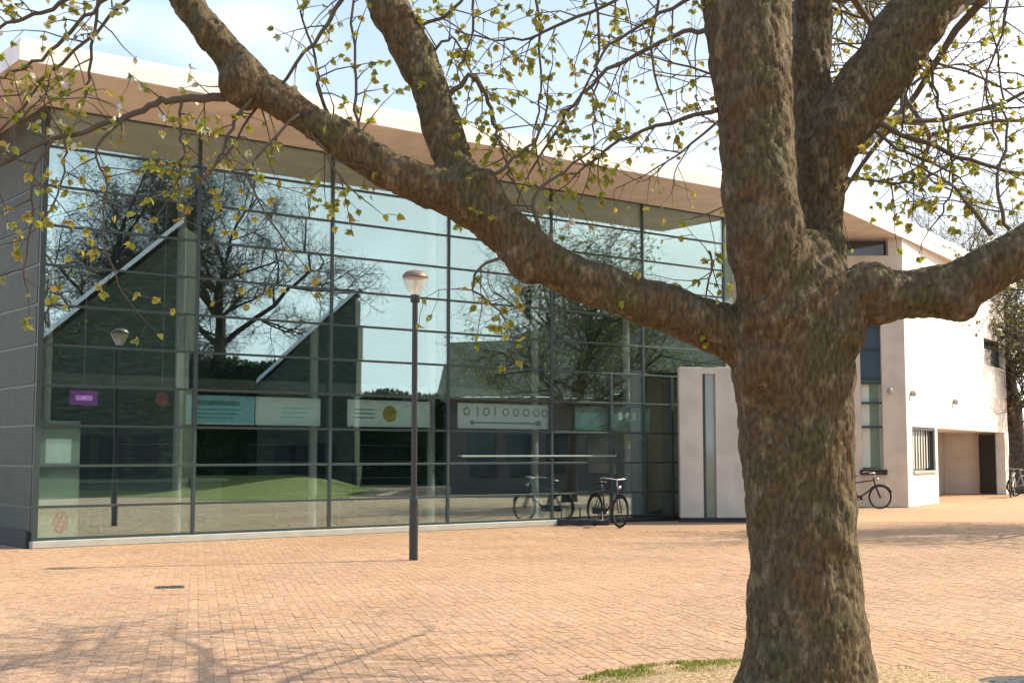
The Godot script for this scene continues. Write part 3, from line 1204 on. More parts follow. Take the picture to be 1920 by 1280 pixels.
	for k in verts.size():
		var p := verts[k]
		var m := smoothstep(0.0, 0.45, moss.get_noise_3d(p.x, p.y * 0.7, p.z))
		var fl := smoothstep(0.2, 0.36, flake.get_noise_3d(p.x, p.y * 0.6, p.z))
		var rust := smoothstep(0.15, 0.5, moss.get_noise_3d(p.x + 40, p.y * 0.7, p.z))
		var c := Color(0.112, 0.084, 0.041)
		c = c.lerp(Color(0.086, 0.085, 0.030), m * 0.8)
		c = c.lerp(Color(0.135, 0.078, 0.032), rust * 0.5)
		c = c.lerp(Color(0.27, 0.225, 0.135), fl * 0.5)
		col.append(c)
	var arr := []
	arr.resize(Mesh.ARRAY_MAX)
	arr[Mesh.ARRAY_VERTEX] = verts
	arr[Mesh.ARRAY_NORMAL] = nrm
	arr[Mesh.ARRAY_COLOR] = col
	arr[Mesh.ARRAY_INDEX] = tri
	var am := ArrayMesh.new()
	am.add_surface_from_arrays(Mesh.PRIMITIVE_TRIANGLES, arr)
	print("trunk verts ", verts.size(), " grid ", nx * ny * nz)
	return am


func normals_of(v: PackedVector3Array, t: PackedInt32Array) -> PackedVector3Array:
	var n := PackedVector3Array()
	n.resize(v.size())
	for k in range(0, t.size(), 3):
		var a := t[k]
		var b := t[k + 1]
		var c := t[k + 2]
		var f := (v[c] - v[a]).cross(v[b] - v[a])
		n[a] += f
		n[b] += f
		n[c] += f
	for k in n.size():
		n[k] = n[k].normalized()
	return n


var twig_sheet: Sheet
var leaf_spots := []

func grow_twig(p: Vector3, dir: Vector3, length: float, r: float, level: int, droop: float, sheet: Sheet, leafy := 1.0) -> void:
	var n := maxi(3, int(length / 0.11))
	var pts := PackedVector3Array([p])
	var rad := PackedFloat32Array([r])
	var d := dir.normalized()
	var step := length / n
	for k in n:
		d = (d + Vector3(rng.randfn(0, 0.16), rng.randfn(0, 0.13) - droop * 0.09, rng.randfn(0, 0.16))).normalized()
		p += d * step
		pts.append(p)
		rad.append(lerpf(r, maxf(r * 0.35, 0.0016), float(k + 1) / n))
		if level > 0 and rng.randf() < 0.42:
			var side := d.cross(Vector3(rng.randfn(), rng.randfn(), rng.randfn())).normalized()
			grow_twig(p, (d * 0.55 + side + Vector3(0, 0.1 - droop * 0.3, 0)), length * rng.randf_range(0.25, 0.5), r * 0.55, level - 1, droop, sheet, leafy)
		if rng.randf() < 0.24 * leafy and r < 0.012:
			leaf_spots.append([p, d])
	leaf_spots.append([p, d])
	sheet.tube(pts, rad, 5 if r > 0.006 else 4, false)


func build_main_tree() -> void:
	var base := at(1512, 1000, 8.6)
	base.y = 0
	var tree := thing("plane_tree", "massive foreground tree with forked mossy trunk and budding yellow-green leaves", "tree", base)
	var chains := []
	var gb := at(1512, 1302, 8.6)
	var trunk := chain([[1516, 1345, 8.6, 132], [1516, 1290, 8.6, 118], [1513, 1180, 8.6, 108], [1507, 1050, 8.6, 98], [1501, 920, 8.6, 99], [1494, 800, 8.6, 104], [1488, 710, 8.6, 111], [1488, 640, 8.6, 112], [1490, 560, 8.6, 100]])
	chains.append(smooth_chain(trunk, 3))
	chains.append(smooth_chain(chain([[1478, 640, 8.5, 88], [1466, 540, 8.42, 80], [1440, 450, 8.36, 74], [1425, 350, 8.36, 68], [1418, 230, 8.4, 70], [1408, 100, 8.45, 76], [1398, 0, 8.5, 80], [1385, -120, 8.5, 74], [1370, -260, 8.5, 66], [1350, -420, 8.5, 60]]), 3))
	chains.append(smooth_chain(chain([[1520, 470, 8.5, 34], [1532, 520, 8.42, 46], [1545, 590, 8.4, 52], [1540, 660, 8.45, 40]]), 2))
	chains.append(smooth_chain(chain([[1530, 640, 8.75, 71.0], [1540, 520, 8.9, 51.8], [1537, 410, 9.0, 38.4], [1542, 320, 9.0, 42.2], [1572, 248, 9.0, 53.8], [1615, 182, 9.0, 59.5], [1672, 102, 9.0, 59.5], [1737, 8, 9.0, 57.6], [1815, -95, 9.0, 53.8], [1900, -210, 9.0, 48.0]]), 3))
	chains.append(smooth_chain(chain([[1540, 330, 9.05, 40], [1526, 230, 9.15, 36], [1522, 100, 9.25, 36], [1526, -40, 9.3, 34], [1540, -200, 9.4, 30]]), 3))
	chains.append(smooth_chain(chain([[1452, 655, 8.6, 64.4], [1372, 628, 8.55, 48.7], [1280, 590, 8.5, 42.6], [1180, 556, 8.45, 40.0], [1080, 519, 8.4, 40.0], [1000, 474, 8.35, 40.9], [930, 414, 8.3, 42.6], [870, 366, 8.3, 41.8], [800, 346, 8.25, 37.4], [730, 316, 8.2, 34.8], [650, 268, 8.2, 31.3], [570, 216, 8.2, 28.7], [500, 168, 8.2, 29.6], [455, 136, 8.2, 33.1], [412, 82, 8.2, 28.7], [365, 28, 8.2, 25.2], [328, -40, 8.2, 22.6], [280, -130, 8.2, 20.0]]), 2))
	chains.append(smooth_chain(chain([[890, 385, 8.32, 39.6], [858, 325, 8.36, 37.8], [834, 255, 8.4, 32.4], [812, 180, 8.45, 35.1], [780, 100, 8.5, 37.8], [742, 38, 8.5, 36.9], [708, -40, 8.5, 34.2], [660, -160, 8.6, 29.7]]), 3))
	chains.append(smooth_chain(chain([[1540, 610, 8.6, 61.4], [1600, 566, 8.55, 50.2], [1660, 556, 8.5, 43.7], [1720, 551, 8.45, 44.6], [1780, 541, 8.4, 43.7], [1850, 508, 8.35, 43.7], [1920, 470, 8.3, 42.8], [2000, 430, 8.3, 39.1], [2110, 378, 8.3, 35.3]]), 3))
	# knots and swellings
	for q in [[1630, 545, 8.42, 50], [1790, 562, 8.36, 34], [985, 498, 8.28, 30], [905, 345, 8.25, 26], [1470, 600, 8.3, 60], [1575, 620, 8.4, 46], [445, 158, 8.16, 34], [1450, 690, 8.35, 60]]:
		chains.append(chain([q, [q[0] + 12, q[1] + 14, q[2], q[3] * 0.8]]))
	# root flare
	for k in 6:
		var an := k * TAU / 6 + 0.4
		chains.append([[gb + Vector3(cos(an) * 0.16, 0.3, sin(an) * 0.16), 0.14], [gb + Vector3(cos(an) * 0.36, 0.0, sin(an) * 0.36), 0.1], [gb + Vector3(cos(an) * 0.55, -0.14, sin(an) * 0.55), 0.06]])
	var t0 := Time.get_ticks_msec()
	var am := implicit_mesh(chains, 0.021, 32.0)
	print("trunk ms ", Time.get_ticks_msec() - t0)
	var off := Transform3D(Basis.IDENTITY, -base)
	put(am, "trunk", M.bark, tree, off)
	# side branches that can be told apart: photograph x, y, metres in front, radius in pixels
	var br := [
		[[440, 150, 8.2, 20], [416, 180, 8.18, 14], [340, 187, 8.15, 11], [292, 193, 8.1, 10], [235, 218, 8.1, 9], [168, 242, 8.0, 8], [100, 260, 8.0, 7], [0, 309, 7.9, 6], [-90, 360, 7.9, 5]],
		[[668, -60, 8.4, 7], [640, 5, 8.4, 7], [600, 62, 8.35, 6], [540, 140, 8.3, 5], [470, 215, 8.25, 4], [420, 290, 8.2, 3]],
		[[200, -60, 8.0, 8], [130, 2, 8.0, 7], [60, 28, 8.0, 6], [-10, 52, 8.0, 5], [-90, 90, 8.0, 4]],
		[[250, -50, 7.9, 7], [170, 20, 7.9, 6], [120, 70, 7.9, 6], [60, 120, 7.9, 5], [-10, 148, 7.9, 4]],
		[[190, -40, 8.1, 5], [174, 60, 8.1, 5], [165, 150, 8.1, 4], [160, 185, 8.1, 3]],
		[[290, -60, 8.0, 6], [180, 60, 8.0, 5], [95, 130, 8.0, 5], [20, 220, 8.0, 4], [-60, 300, 8.0, 3]],
		[[1330, 60, 8.45, 9], [1280, 62, 8.5, 7], [1200, 100, 8.5, 6], [1137, 134, 8.5, 6], [1080, 190, 8.5, 5], [1043, 242, 8.5, 4], [996, 320, 8.5, 3]],
		[[1345, 205, 8.45, 8], [1280, 222, 8.5, 6], [1180, 256, 8.5, 5], [1120, 296, 8.5, 4], [1083, 327, 8.5, 3]],
		[[1320, -40, 8.5, 8], [1280, 5, 8.5, 6], [1200, 50, 8.5, 5], [1130, 100, 8.5, 4], [1095, 170, 8.5, 3], [1020, 260, 8.5, 2.5]],
		[[1200, -50, 8.6, 6], [1154, 0, 8.6, 5], [1056, 40, 8.6, 5], [996, 72, 8.6, 4], [930, 74, 8.6, 3], [860, 60, 8.6, 2]],
		[[840, 180, 8.45, 9], [880, 142, 8.45, 7], [902, 160, 8.4, 6], [920, 205, 8.4, 6], [932, 252, 8.4, 5], [945, 295, 8.4, 4], [960, 340, 8.4, 3]],
		[[760, 60, 8.5, 6], [850, 20, 8.5, 5], [888, -30, 8.5, 4]],
		[[795, 120, 8.5, 5], [840, 68, 8.5, 4], [868, 100, 8.5, 3], [905, 180, 8.5, 2.5]],
		[[1620, 222, 8.95, 9], [1717, 259, 8.9, 8], [1817, 299, 8.85, 6], [1918, 327, 8.8, 5], [2010, 350, 8.8, 4]],
		[[1615, 225, 8.95, 6], [1670, 268, 8.9, 5], [1730, 300, 8.9, 4], [1800, 330, 8.9, 3]],
		[[1565, 332, 8.95, 5], [1640, 338, 8.9, 4], [1700, 345, 8.9, 4], [1745, 330, 8.9, 3], [1800, 290, 8.9, 2.5]],
		[[1735, 70, 9.0, 5], [1748, 120, 9.0, 5], [1762, 200, 9.0, 4], [1780, 275, 9.0, 4], [1785, 350, 9.0, 3], [1760, 410, 9.0, 2.5]],
		[[1780, -40, 9.1, 6], [1720, 95, 9.1, 4], [1700, 180, 9.1, 3], [1690, 260, 9.1, 3]],
		[[1900, -40, 8.8, 6], [1880, 60, 8.8, 4], [1850, 160, 8.8, 3], [1870, 260, 8.8, 3]],
		[[1860, 440, 8.4, 8], [1800, 360, 8.5, 5], [1760, 330, 8.6, 4], [1700, 300, 8.6, 3]],
		[[1895, 430, 8.4, 7], [1870, 350, 8.4, 5], [1890, 260, 8.4, 4], [1880, 210, 8.4, 3]],
		[[640, 270, 8.2, 7], [600, 180, 8.3, 5], [590, 110, 8.4, 4], [560, 20, 8.4, 3]],
		[[700, 310, 8.15, 6], [668, 230, 8.2, 5], [668, 120, 8.3, 4], [660, -20, 8.3, 4]],
		[[560, 210, 8.15, 5], [620, 300, 8.1, 4], [650, 350, 8.1, 3]],
		[[470, 185, 8.1, 6], [430, 240, 8.1, 5], [410, 300, 8.05, 4], [360, 350, 8.0, 3]],
		[[960, 470, 8.25, 6], [900, 500, 8.2, 4], [890, 540, 8.15, 3], [950, 600, 8.1, 2.5]],
		[[1010, 430, 8.3, 7], [1000, 370, 8.3, 5], [1060, 320, 8.35, 4], [1110, 280, 8.4, 3]],
		[[905, 340, 8.25, 7], [960, 300, 8.25, 5], [1010, 250, 8.3, 4], [1030, 180, 8.3, 3]],
		[[1000, -60, 8.7, 5], [1010, 60, 8.7, 4], [1015, 150, 8.7, 3], [1010, 220, 8.7, 3]],
		[[885, -50, 8.6, 5], [888, 40, 8.6, 4], [880, 90, 8.6, 3]],
		[[1110, -50, 8.7, 5], [1125, 60, 8.7, 4], [1115, 180, 8.7, 3], [1112, 250, 8.7, 2.5]],
		[[1240, -50, 8.7, 5], [1225, 80, 8.7, 4], [1240, 180, 8.7, 3]],
		[[340, 190, 8.1, 5], [338, 240, 8.1, 4], [342, 290, 8.05, 3], [330, 340, 8.0, 2.5]],
		[[235, 218, 8.05, 5], [180, 280, 8.0, 4], [200, 350, 8.0, 3], [190, 440, 7.95, 2.5], [235, 560, 7.9, 2]],
		[[100, 260, 7.95, 5], [60, 330, 7.9, 4], [55, 420, 7.9, 3], [40, 520, 7.9, 2.5]],
		[[20, 300, 7.9, 5], [30, 240, 7.9, 4], [60, 200, 7.9, 3]],
		[[1330, 470, 8.4, 4], [1335, 500, 8.35, 3], [1325, 540, 8.3, 3]],
		[[120, 255, 8.0, 4], [120, 320, 7.95, 3], [90, 400, 7.95, 2.5]],
		[[560, 215, 8.1, 5], [480, 300, 8.0, 4], [470, 350, 8.0, 3], [540, 460, 8.0, 2.5]],
	]
	twig_sheet = Sheet.new()
	for q in br:
		var ch := smooth_chain(chain(q), 4)
		var pts := PackedVector3Array()
		var rad := PackedFloat32Array()
		for k in ch.size():
			var wob := Vector3(rng.randfn(0, 1), rng.randfn(0, 1), rng.randfn(0, 1.5)) * (0.008 if k > 0 else 0.0)
			pts.append(ch[k][0] + wob)
			rad.append(maxf(ch[k][1] * 0.66, 0.003))
		var s := Sheet.new()
		s.tube(pts, rad, 7)
		put(s.done(), "branch", M.twig, tree, off)
		for k in range(2, pts.size()):
			if rng.randf() < 0.72:
				var d := (pts[k] - pts[k - 1]).normalized()
				var side := d.cross(Vector3(rng.randfn(), rng.randfn(), rng.randfn())).normalized()
				grow_twig(pts[k], d * 0.5 + side + Vector3(0, 0.05, 0), rng.randf_range(0.16, 0.5), minf(rad[k] * 0.6, 0.006), 1, 0.9, twig_sheet, 0.9)
		grow_twig(pts[pts.size() - 1], (pts[pts.size() - 1] - pts[pts.size() - 2]), 0.3, rad[rad.size() - 1] * 0.8, 1, 0.9, twig_sheet)
	# upper crown, above the picture: limbs going up and out, their twigs cast the dapple on the paving
	for e in [[[1350, -420, 8.5], Vector3(-0.5, 1, -0.3), 0.20, 4], [[1900, -210, 9.0], Vector3(0.0, 1, -0.9), 0.17, 3], [[1540, -200, 9.4], Vector3(0.1, 0.8, -0.9), 0.11, 4], [[280, -130, 8.2], Vector3(-0.6, 0.9, 0.1), 0.075, 3], [[660, -160, 8.6], Vector3(-0.3, 1, -0.5), 0.11, 3], [[1800, -75, 9.0], Vector3(0.55, 0.42, -1.0), 0.08, 3], [[1526, -40, 9.3], Vector3(0.35, 0.5, -1.0), 0.08, 4], [[1545, 310, 9.05], Vector3(0.75, 0.62, -1.0), 0.05, 3], [[1690, 75, 9.05], Vector3(0.9, 0.35, -0.8), 0.045, 3], [[1524, 150, 9.2], Vector3(0.15, 0.7, -1.0), 0.05, 3]]:
		var crown := Sheet.new()
		limb(at(e[0][0], e[0][1], e[0][2]), e[1].normalized(), 3.4, e[2], e[3], crown)
		put(crown.done(), "upper_limb", M.twig, tree, off)
	put(twig_sheet.done(), "twigs", M.twig, tree, off).set_meta("kind", "stuff")
	# leaves
	var lf := leaf_mesh()
	var vis := []
	var tr := []
	var cl := []
	for sp in leaf_spots:
		var p: Vector3 = sp[0]
		var n := 2 + (rng.randi() % 4)
		for k in n:
			var sz := rng.randf_range(0.02, 0.06)
			var dn: Vector3 = (sp[1] * 0.5 + Vector3(rng.randfn(0, 0.6), rng.randfn(-0.5, 0.5), rng.randfn(0, 0.6))).normalized()
			var sd := dn.cross(Vector3(rng.randfn(), rng.randfn(), rng.randfn())).normalized()
			var bs := Basis(sd, dn, sd.cross(dn)).scaled(Vector3.ONE * sz)
			var xf := Transform3D(bs, p - base)
			var inv: bool = p.y < 5.2
			var kind := rng.randi() % 4
			if inv and sz > 0.042 and rng.randf() < 0.5 and vis.size() < 290:
				vis.append([xf, kind])
			else:
				tr.append(xf)
				var c: Vector3 = [Vector3(0.34, 0.36, 0.045), Vector3(0.43, 0.39, 0.06), Vector3(0.25, 0.31, 0.04), Vector3(0.42, 0.33, 0.07)][kind]
				c *= rng.randf_range(0.75, 1.2)
				cl.append(Color(c.x, c.y, c.z))
	for q in vis:
		put(lf, "leaf", M.leaf[q[1]], tree, q[0])
	multi(lf, tr, cl, M.leaf_tinted, "foliage", tree).set_meta("kind", "stuff")
	print("leaves ", vis.size(), " + ", tr.size())


func limb(p: Vector3, dir: Vector3, length: float, r: float, level: int, sheet: Sheet) -> void:
	var n := 6
	var pts := PackedVector3Array([p])
	var rad := PackedFloat32Array([r])
	var d := dir
	for k in n:
		d = (d + Vector3(rng.randfn(0, 0.14), rng.randfn(0.03, 0.1), rng.randfn(0, 0.14))).normalized()
		p += d * length / n
		pts.append(p)
		rad.append(lerpf(r, r * 0.5, float(k + 1) / n))
		if level > 1 and k > 0 and rng.randf() < 0.75:
			var side := d.cross(Vector3(rng.randfn(), rng.randfn(), rng.randfn())).normalized()
			limb(p, (d * 0.6 + side * 0.9).normalized(), length * rng.randf_range(0.45, 0.65), r * 0.48, level - 1, sheet)
		elif level == 1:
			var side := d.cross(Vector3(rng.randfn(), rng.randfn(), rng.randfn())).normalized()
			grow_twig(p, d * 0.5 + side, rng.randf_range(0.25, 0.55), 0.005, 0, 0.3, twig_sheet, 0.1)
	sheet.tube(pts, rad, 8 if level > 2 else 5, false)
	if level > 1:
		limb(p, d, length * 0.6, r * 0.5, level - 1, sheet)


# bare tree in early leaf, built at a distance
func far_branch(p: Vector3, dir: Vector3, length: float, r: float, level: int, sheet: Sheet, spots: Array, spread: float) -> void:
	var n := 5 if level > 1 else 3
	var pts := PackedVector3Array([p])
	var rad := PackedFloat32Array([r])
	var d := dir.normalized()
	for k in n:
		d = (d + Vector3(rng.randfn(0, 0.13), rng.randfn(0.02, 0.09), rng.randfn(0, 0.13))).normalized()
		p += d * length / n
		pts.append(p)
		rad.append(lerpf(r, r * 0.45, float(k + 1) / n))
		if level > 0 and (k > 0 or level < 4):
			var cnt := 2 if level < 3 or rng.randf() < 0.5 else 1
			for c in cnt:
				var side := d.cross(Vector3(rng.randfn(), rng.randfn(), rng.randfn())).normalized()
				far_branch(p, d * 0.7 + side * spread, length * rng.randf_range(0.42, 0.62), maxf(r * 0.42, 0.006), level - 1, sheet, spots, spread)
		elif level == 0:
			spots.append(p)
	sheet.tube(pts, rad, 9 if level >= 4 else (5 if level > 1 else 3), false)


func far_tree(called: String, label: String, base: Vector3, height: float, trunk_r: float, levels: int, spread: float, leafy: float, col: Vector3, group := "") -> void:
	var t := thing(called, label, "tree", base, group)
	var s := Sheet.new()
	var crown := Sheet.new()
	var spots := []
	var pts := PackedVector3Array()
	var rad := PackedFloat32Array()
	var n := 8
	var bend := Vector3(rng.randfn(0, 0.25), 0, rng.randfn(0, 0.25))
	for k in n + 1:
		var f := float(k) / n
		pts.append(Vector3(bend.x * f * f, f * height * 0.62 - 0.05, bend.z * f * f))
		rad.append(trunk_r * (1.0 - 0.6 * f) + trunk_r * 0.5 * exp(-f * 14.0))
	s.tube(pts, rad, 12)
	put(s.done(), "trunk", M.bark_far, t)
	for k in range(3, n + 1):
		for c in 2:
			var an := rng.randf() * TAU
			var up := rng.randf_range(0.5, 1.1) if k < n else 2.0
			far_branch(pts[k], Vector3(cos(an), up, sin(an)), height * rng.randf_range(0.26, 0.36), rad[k] * 0.55, levels, crown, spots, spread)
	put(crown.done(), "branches", M.bark_far, t)
	var tr := []
	var cl := []
	for p in spots:
		if rng.randf() < leafy:
			tr.append(Transform3D(Basis.from_euler(Vector3(rng.randf() * TAU, rng.randf() * TAU, 0)).scaled(Vector3.ONE * rng.randf_range(0.05, 0.11)), p))
			var q := rng.randf_range(0.7, 1.25)
			cl.append(Color(col.x * q, col.y * q, col.z * q))
	if tr.size():
		multi(leaf_mesh(), tr, cl, M.leaf_tinted, "crown", t).set_meta("kind", "stuff")


func build_other_trees() -> void:
	var flat := func(p: Vector3) -> Vector3: return Vector3(p.x, 0, p.z)
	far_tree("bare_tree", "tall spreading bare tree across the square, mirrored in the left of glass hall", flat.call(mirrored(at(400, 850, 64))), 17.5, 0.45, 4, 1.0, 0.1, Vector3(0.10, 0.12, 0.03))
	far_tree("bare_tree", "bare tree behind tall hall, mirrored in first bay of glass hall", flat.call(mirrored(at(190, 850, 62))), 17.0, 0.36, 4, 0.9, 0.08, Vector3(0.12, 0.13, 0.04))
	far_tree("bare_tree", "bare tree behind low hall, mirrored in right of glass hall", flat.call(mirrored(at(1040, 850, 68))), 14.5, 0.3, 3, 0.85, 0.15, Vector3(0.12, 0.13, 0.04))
	far_tree("bare_tree", "slim bare tree out of view at right that shades the paving", Vector3(14.3, 0, -27.0), 9.5, 0.2, 3, 0.9, 0.7, Vector3(0.2, 0.2, 0.04))
	far_tree("bare_tree", "brown-trunked tree beyond the far end of the white wall", flat.call(at(1912, 850, 53)), 11.0, 0.42, 3, 0.8, 0.6, Vector3(0.22, 0.2, 0.05))
	far_tree("bare_tree", "pale distant bare tree standing behind the white wing roof", flat.call(at(1800, 850, 66)), 15.0, 0.3, 3, 0.8, 0.3, Vector3(0.2, 0.2, 0.05))
	# far greenery behind the bicycles
	var p := ground_at(1930, 912)
	var tr := []
	var cl := []
	for k in 2600:
		var q := p + Vector3(rng.randf_range(-0.4, 6.0), 0, rng.randf_range(-1.2, 1.2))
		q.y = 1.8 * pow(rng.randf(), 0.6)
		tr.append(Transform3D(Basis.from_euler(Vector3(rng.randf() * TAU, rng.randf() * TAU, 0)).scaled(Vector3.ONE * rng.randf_range(0.1, 0.2)), q))
		var f := rng.randf_range(0.7, 1.3)
		cl.append(Color(0.10 * f, 0.14 * f, 0.03 * f))
	var o := thing("hedge", "green hedge at right edge behind the parked bicycles", "hedge")
	multi(leaf_mesh(), tr, cl, M.leaf_tinted, "foliage", o).set_meta("kind", "stuff")


# ------------------------------------------------------------------ street lamp
func build_lamp() -> void:
	var p := ground_at(775, 1050)
	var t := thing("street_lamp", "slender dark lamp post with clear glass bowl and brown cap", "street lamp", p)
	var z := -p.z
	var top := at(774, 506, z).y
	var neck := at(774, 556, z).y
	var s := Sheet.new()
	s.lathe([[0.0665, 0.0], [0.066, 0.9], [0.062, 0.93], [0.046, 0.97], [0.043, neck - 0.1]], 18)
	put(s.done(), "pole", M.metal_dark, t)
	s = Sheet.new()
	s.lathe([[0.043, neck - 0.1], [0.072, neck - 0.08], [0.076, neck + 0.02], [0.06, neck + 0.03]], 18)
	put(s.done(), "collar", M.metal_dark, t)
	s = Sheet.new()
	var h := top - neck
	s.lathe([[0.058, neck + 0.02], [0.115, neck + h * 0.25], [0.165, neck + h * 0.5], [0.188, neck + h * 0.66], [0.19, neck + h * 0.7]], 26)
	put(s.done(), "glass_bowl", M.lamp_bowl, t)
	s = Sheet.new()
	s.lathe([[0.0, neck + h * 0.69], [0.196, neck + h * 0.69], [0.197, neck + h * 0.72], [0.19, neck + h * 0.8], [0.15, neck + h * 0.92], [0.08, neck + h * 0.98], [0.0, top]], 26)
	put(s.done(), "cap", M.lamp_cap, t)
	s = Sheet.new()
	s.lathe([[0.02, neck], [0.02, neck + h * 0.2], [0.035, neck + h * 0.3], [0.035, neck + h * 0.55], [0.0, neck + h * 0.6]], 12)
	put(s.done(), "lamp_holder", M.white_paint, t)
	s = Sheet.new()
	s.lathe([[0.067, 0.35], [0.069, 0.352], [0.069, 0.62], [0.067, 0.622]], 18)
	put(s.done(), "service_hatch", M.metal_dark, t)


# ------------------------------------------------------------------ inside the hall
func hall(p: Vector3) -> Vector3:
	return F0 + FU * p.x + Vector3.UP * p.y + FN * p.z


func build_inside() -> void:
	var bs := Basis(FU, Vector3.UP, FN)
	# counter
	var t := thing("reception_counter", "long grey-green counter inside first bay of glass hall", "counter", hall(Vector3(3.2, 0.02, -3.2)))
	t.basis = bs
	put(box_mesh(Vector3(-1.6, 0, -0.35), Vector3(1.6, 1.0, 0.35), 0.01), "body", M.inner_ceiling, t)
	put(box_mesh(Vector3(-1.7, 1.0, -0.42), Vector3(1.7, 1.06, 0.42), 0.008), "top", M.column, t)
	# tables
	for q in [[6.6, -2.4, "dark square table inside third bay of glass hall"], [9.4, -2.8, "dark square table inside fourth bay of glass hall"]]:
		t = thing("table", q[2], "table", hall(Vector3(q[0], 0.02, q[1])), "tables inside the glass hall")
		t.basis = bs
		put(box_mesh(Vector3(-0.7, 0.71, -0.4), Vector3(0.7, 0.75, 0.4), 0.006), "table_top", M.frame_light, t)
		for sx in [-1, 1]:
			for sz in [-1, 1]:
				put(box_mesh(Vector3(sx * 0.62 - 0.025, 0, sz * 0.33 - 0.025), Vector3(sx * 0.62 + 0.025, 0.71, sz * 0.33 + 0.025), 0.003), "leg", M.black, t)
	# shelves
	for q in [[4.6, "tall dark bookcase deep inside second bay"], [7.9, "tall dark bookcase deep inside third bay"], [11.0, "tall dark bookcase deep inside fourth bay"]]:
		t = thing("bookcase", q[1], "bookcase", hall(Vector3(q[0], 0.02, -6.2)), "bookcases inside the glass hall")
		t.basis = bs
		put(box_mesh(Vector3(-0.9, 0, -0.17), Vector3(0.9, 1.9, -0.15)), "back", M.frame, t)
		for sx in [-0.9, 0.88]:
			put(box_mesh(Vector3(sx, 0, -0.15), Vector3(sx + 0.02, 1.9, 0.15)), "side", M.frame, t)
		for k in 5:
			put(box_mesh(Vector3(-0.88, 0.1 + k * 0.42, -0.15), Vector3(0.88, 0.125 + k * 0.42, 0.15)), "shelf", M.frame_light, t)
	# lit purple panel and small red sign
	var v := on_wall(176, 744, F0, FU)
	var m := plain(0.1, 0.01, 0.13, 0.4)
	m.emission_enabled = true
	m.emission = lin(0.07, 0.008, 0.09)
	t = thing("purple_screen", "small lit purple screen with pale bar inside first bay", "screen", hall(Vector3(v.x, v.y, -0.5)))
	t.basis = bs
	put(box_mesh(Vector3(-0.25, -0.13, -0.03), Vector3(0.25, 0.13, 0.0), 0.004), "screen", m, t)
	var m2 := plain(0.5, 0.3, 0.5, 0.4)
	m2.emission_enabled = true
	m2.emission = lin(0.2, 0.1, 0.22)
	put(box_mesh(Vector3(-0.15, -0.045, 0.001), Vector3(0.15, 0.045, 0.006)), "caption_bar", m2, t)
	var sw := Sheet.new()
	sw.rod(Vector3(0, 0.1, -0.02), Vector3(0, 7.3 - v.y, -0.02), 0.006)
	put(sw.done(), "hanger", M.steel, t)
	var lo := OmniLight3D.new()
	lo.name = "screen_glow"
	lo.light_color = Color(0.7, 0.3, 0.9)
	lo.light_energy = 0.002
	lo.omni_range = 12
	lo.shadow_enabled = true
	lo.position = Vector3(0, 0, 0.06)
	t.add_child(lo)
	v = on_wall(318, 748, F0, FU)
	t = thing("red_sign", "small round red sign hanging beside first mullion", "sign", hall(Vector3(v.x, v.y, -0.35)))
	t.basis = bs
	var sg := Sheet.new()
	sg.lathe([[0.0, 0.0], [0.13, 0.0], [0.13, 0.012], [0.0, 0.012]], 24, Transform3D(Basis(Vector3.RIGHT, PI / 2), Vector3.ZERO))
	put(sg.done(), "disc", plain(0.35, 0.05, 0.05, 0.5), t)
	sg = Sheet.new()
	sg.rod(Vector3(0, 0.13, 0.0), Vector3(0, 7.3 - v.y, 0.0), 0.005)
	put(sg.done(), "hanger", M.steel, t)


func wall_rect(x0: float, y0: float, x1: float, y1: float) -> Array:
	var a := on_wall(x0, y0, F0, FU)
	var b := on_wall(x1, y1, F0, FU)
	return [a.x, b.y, b.x, a.y]   # left, bottom, right, top


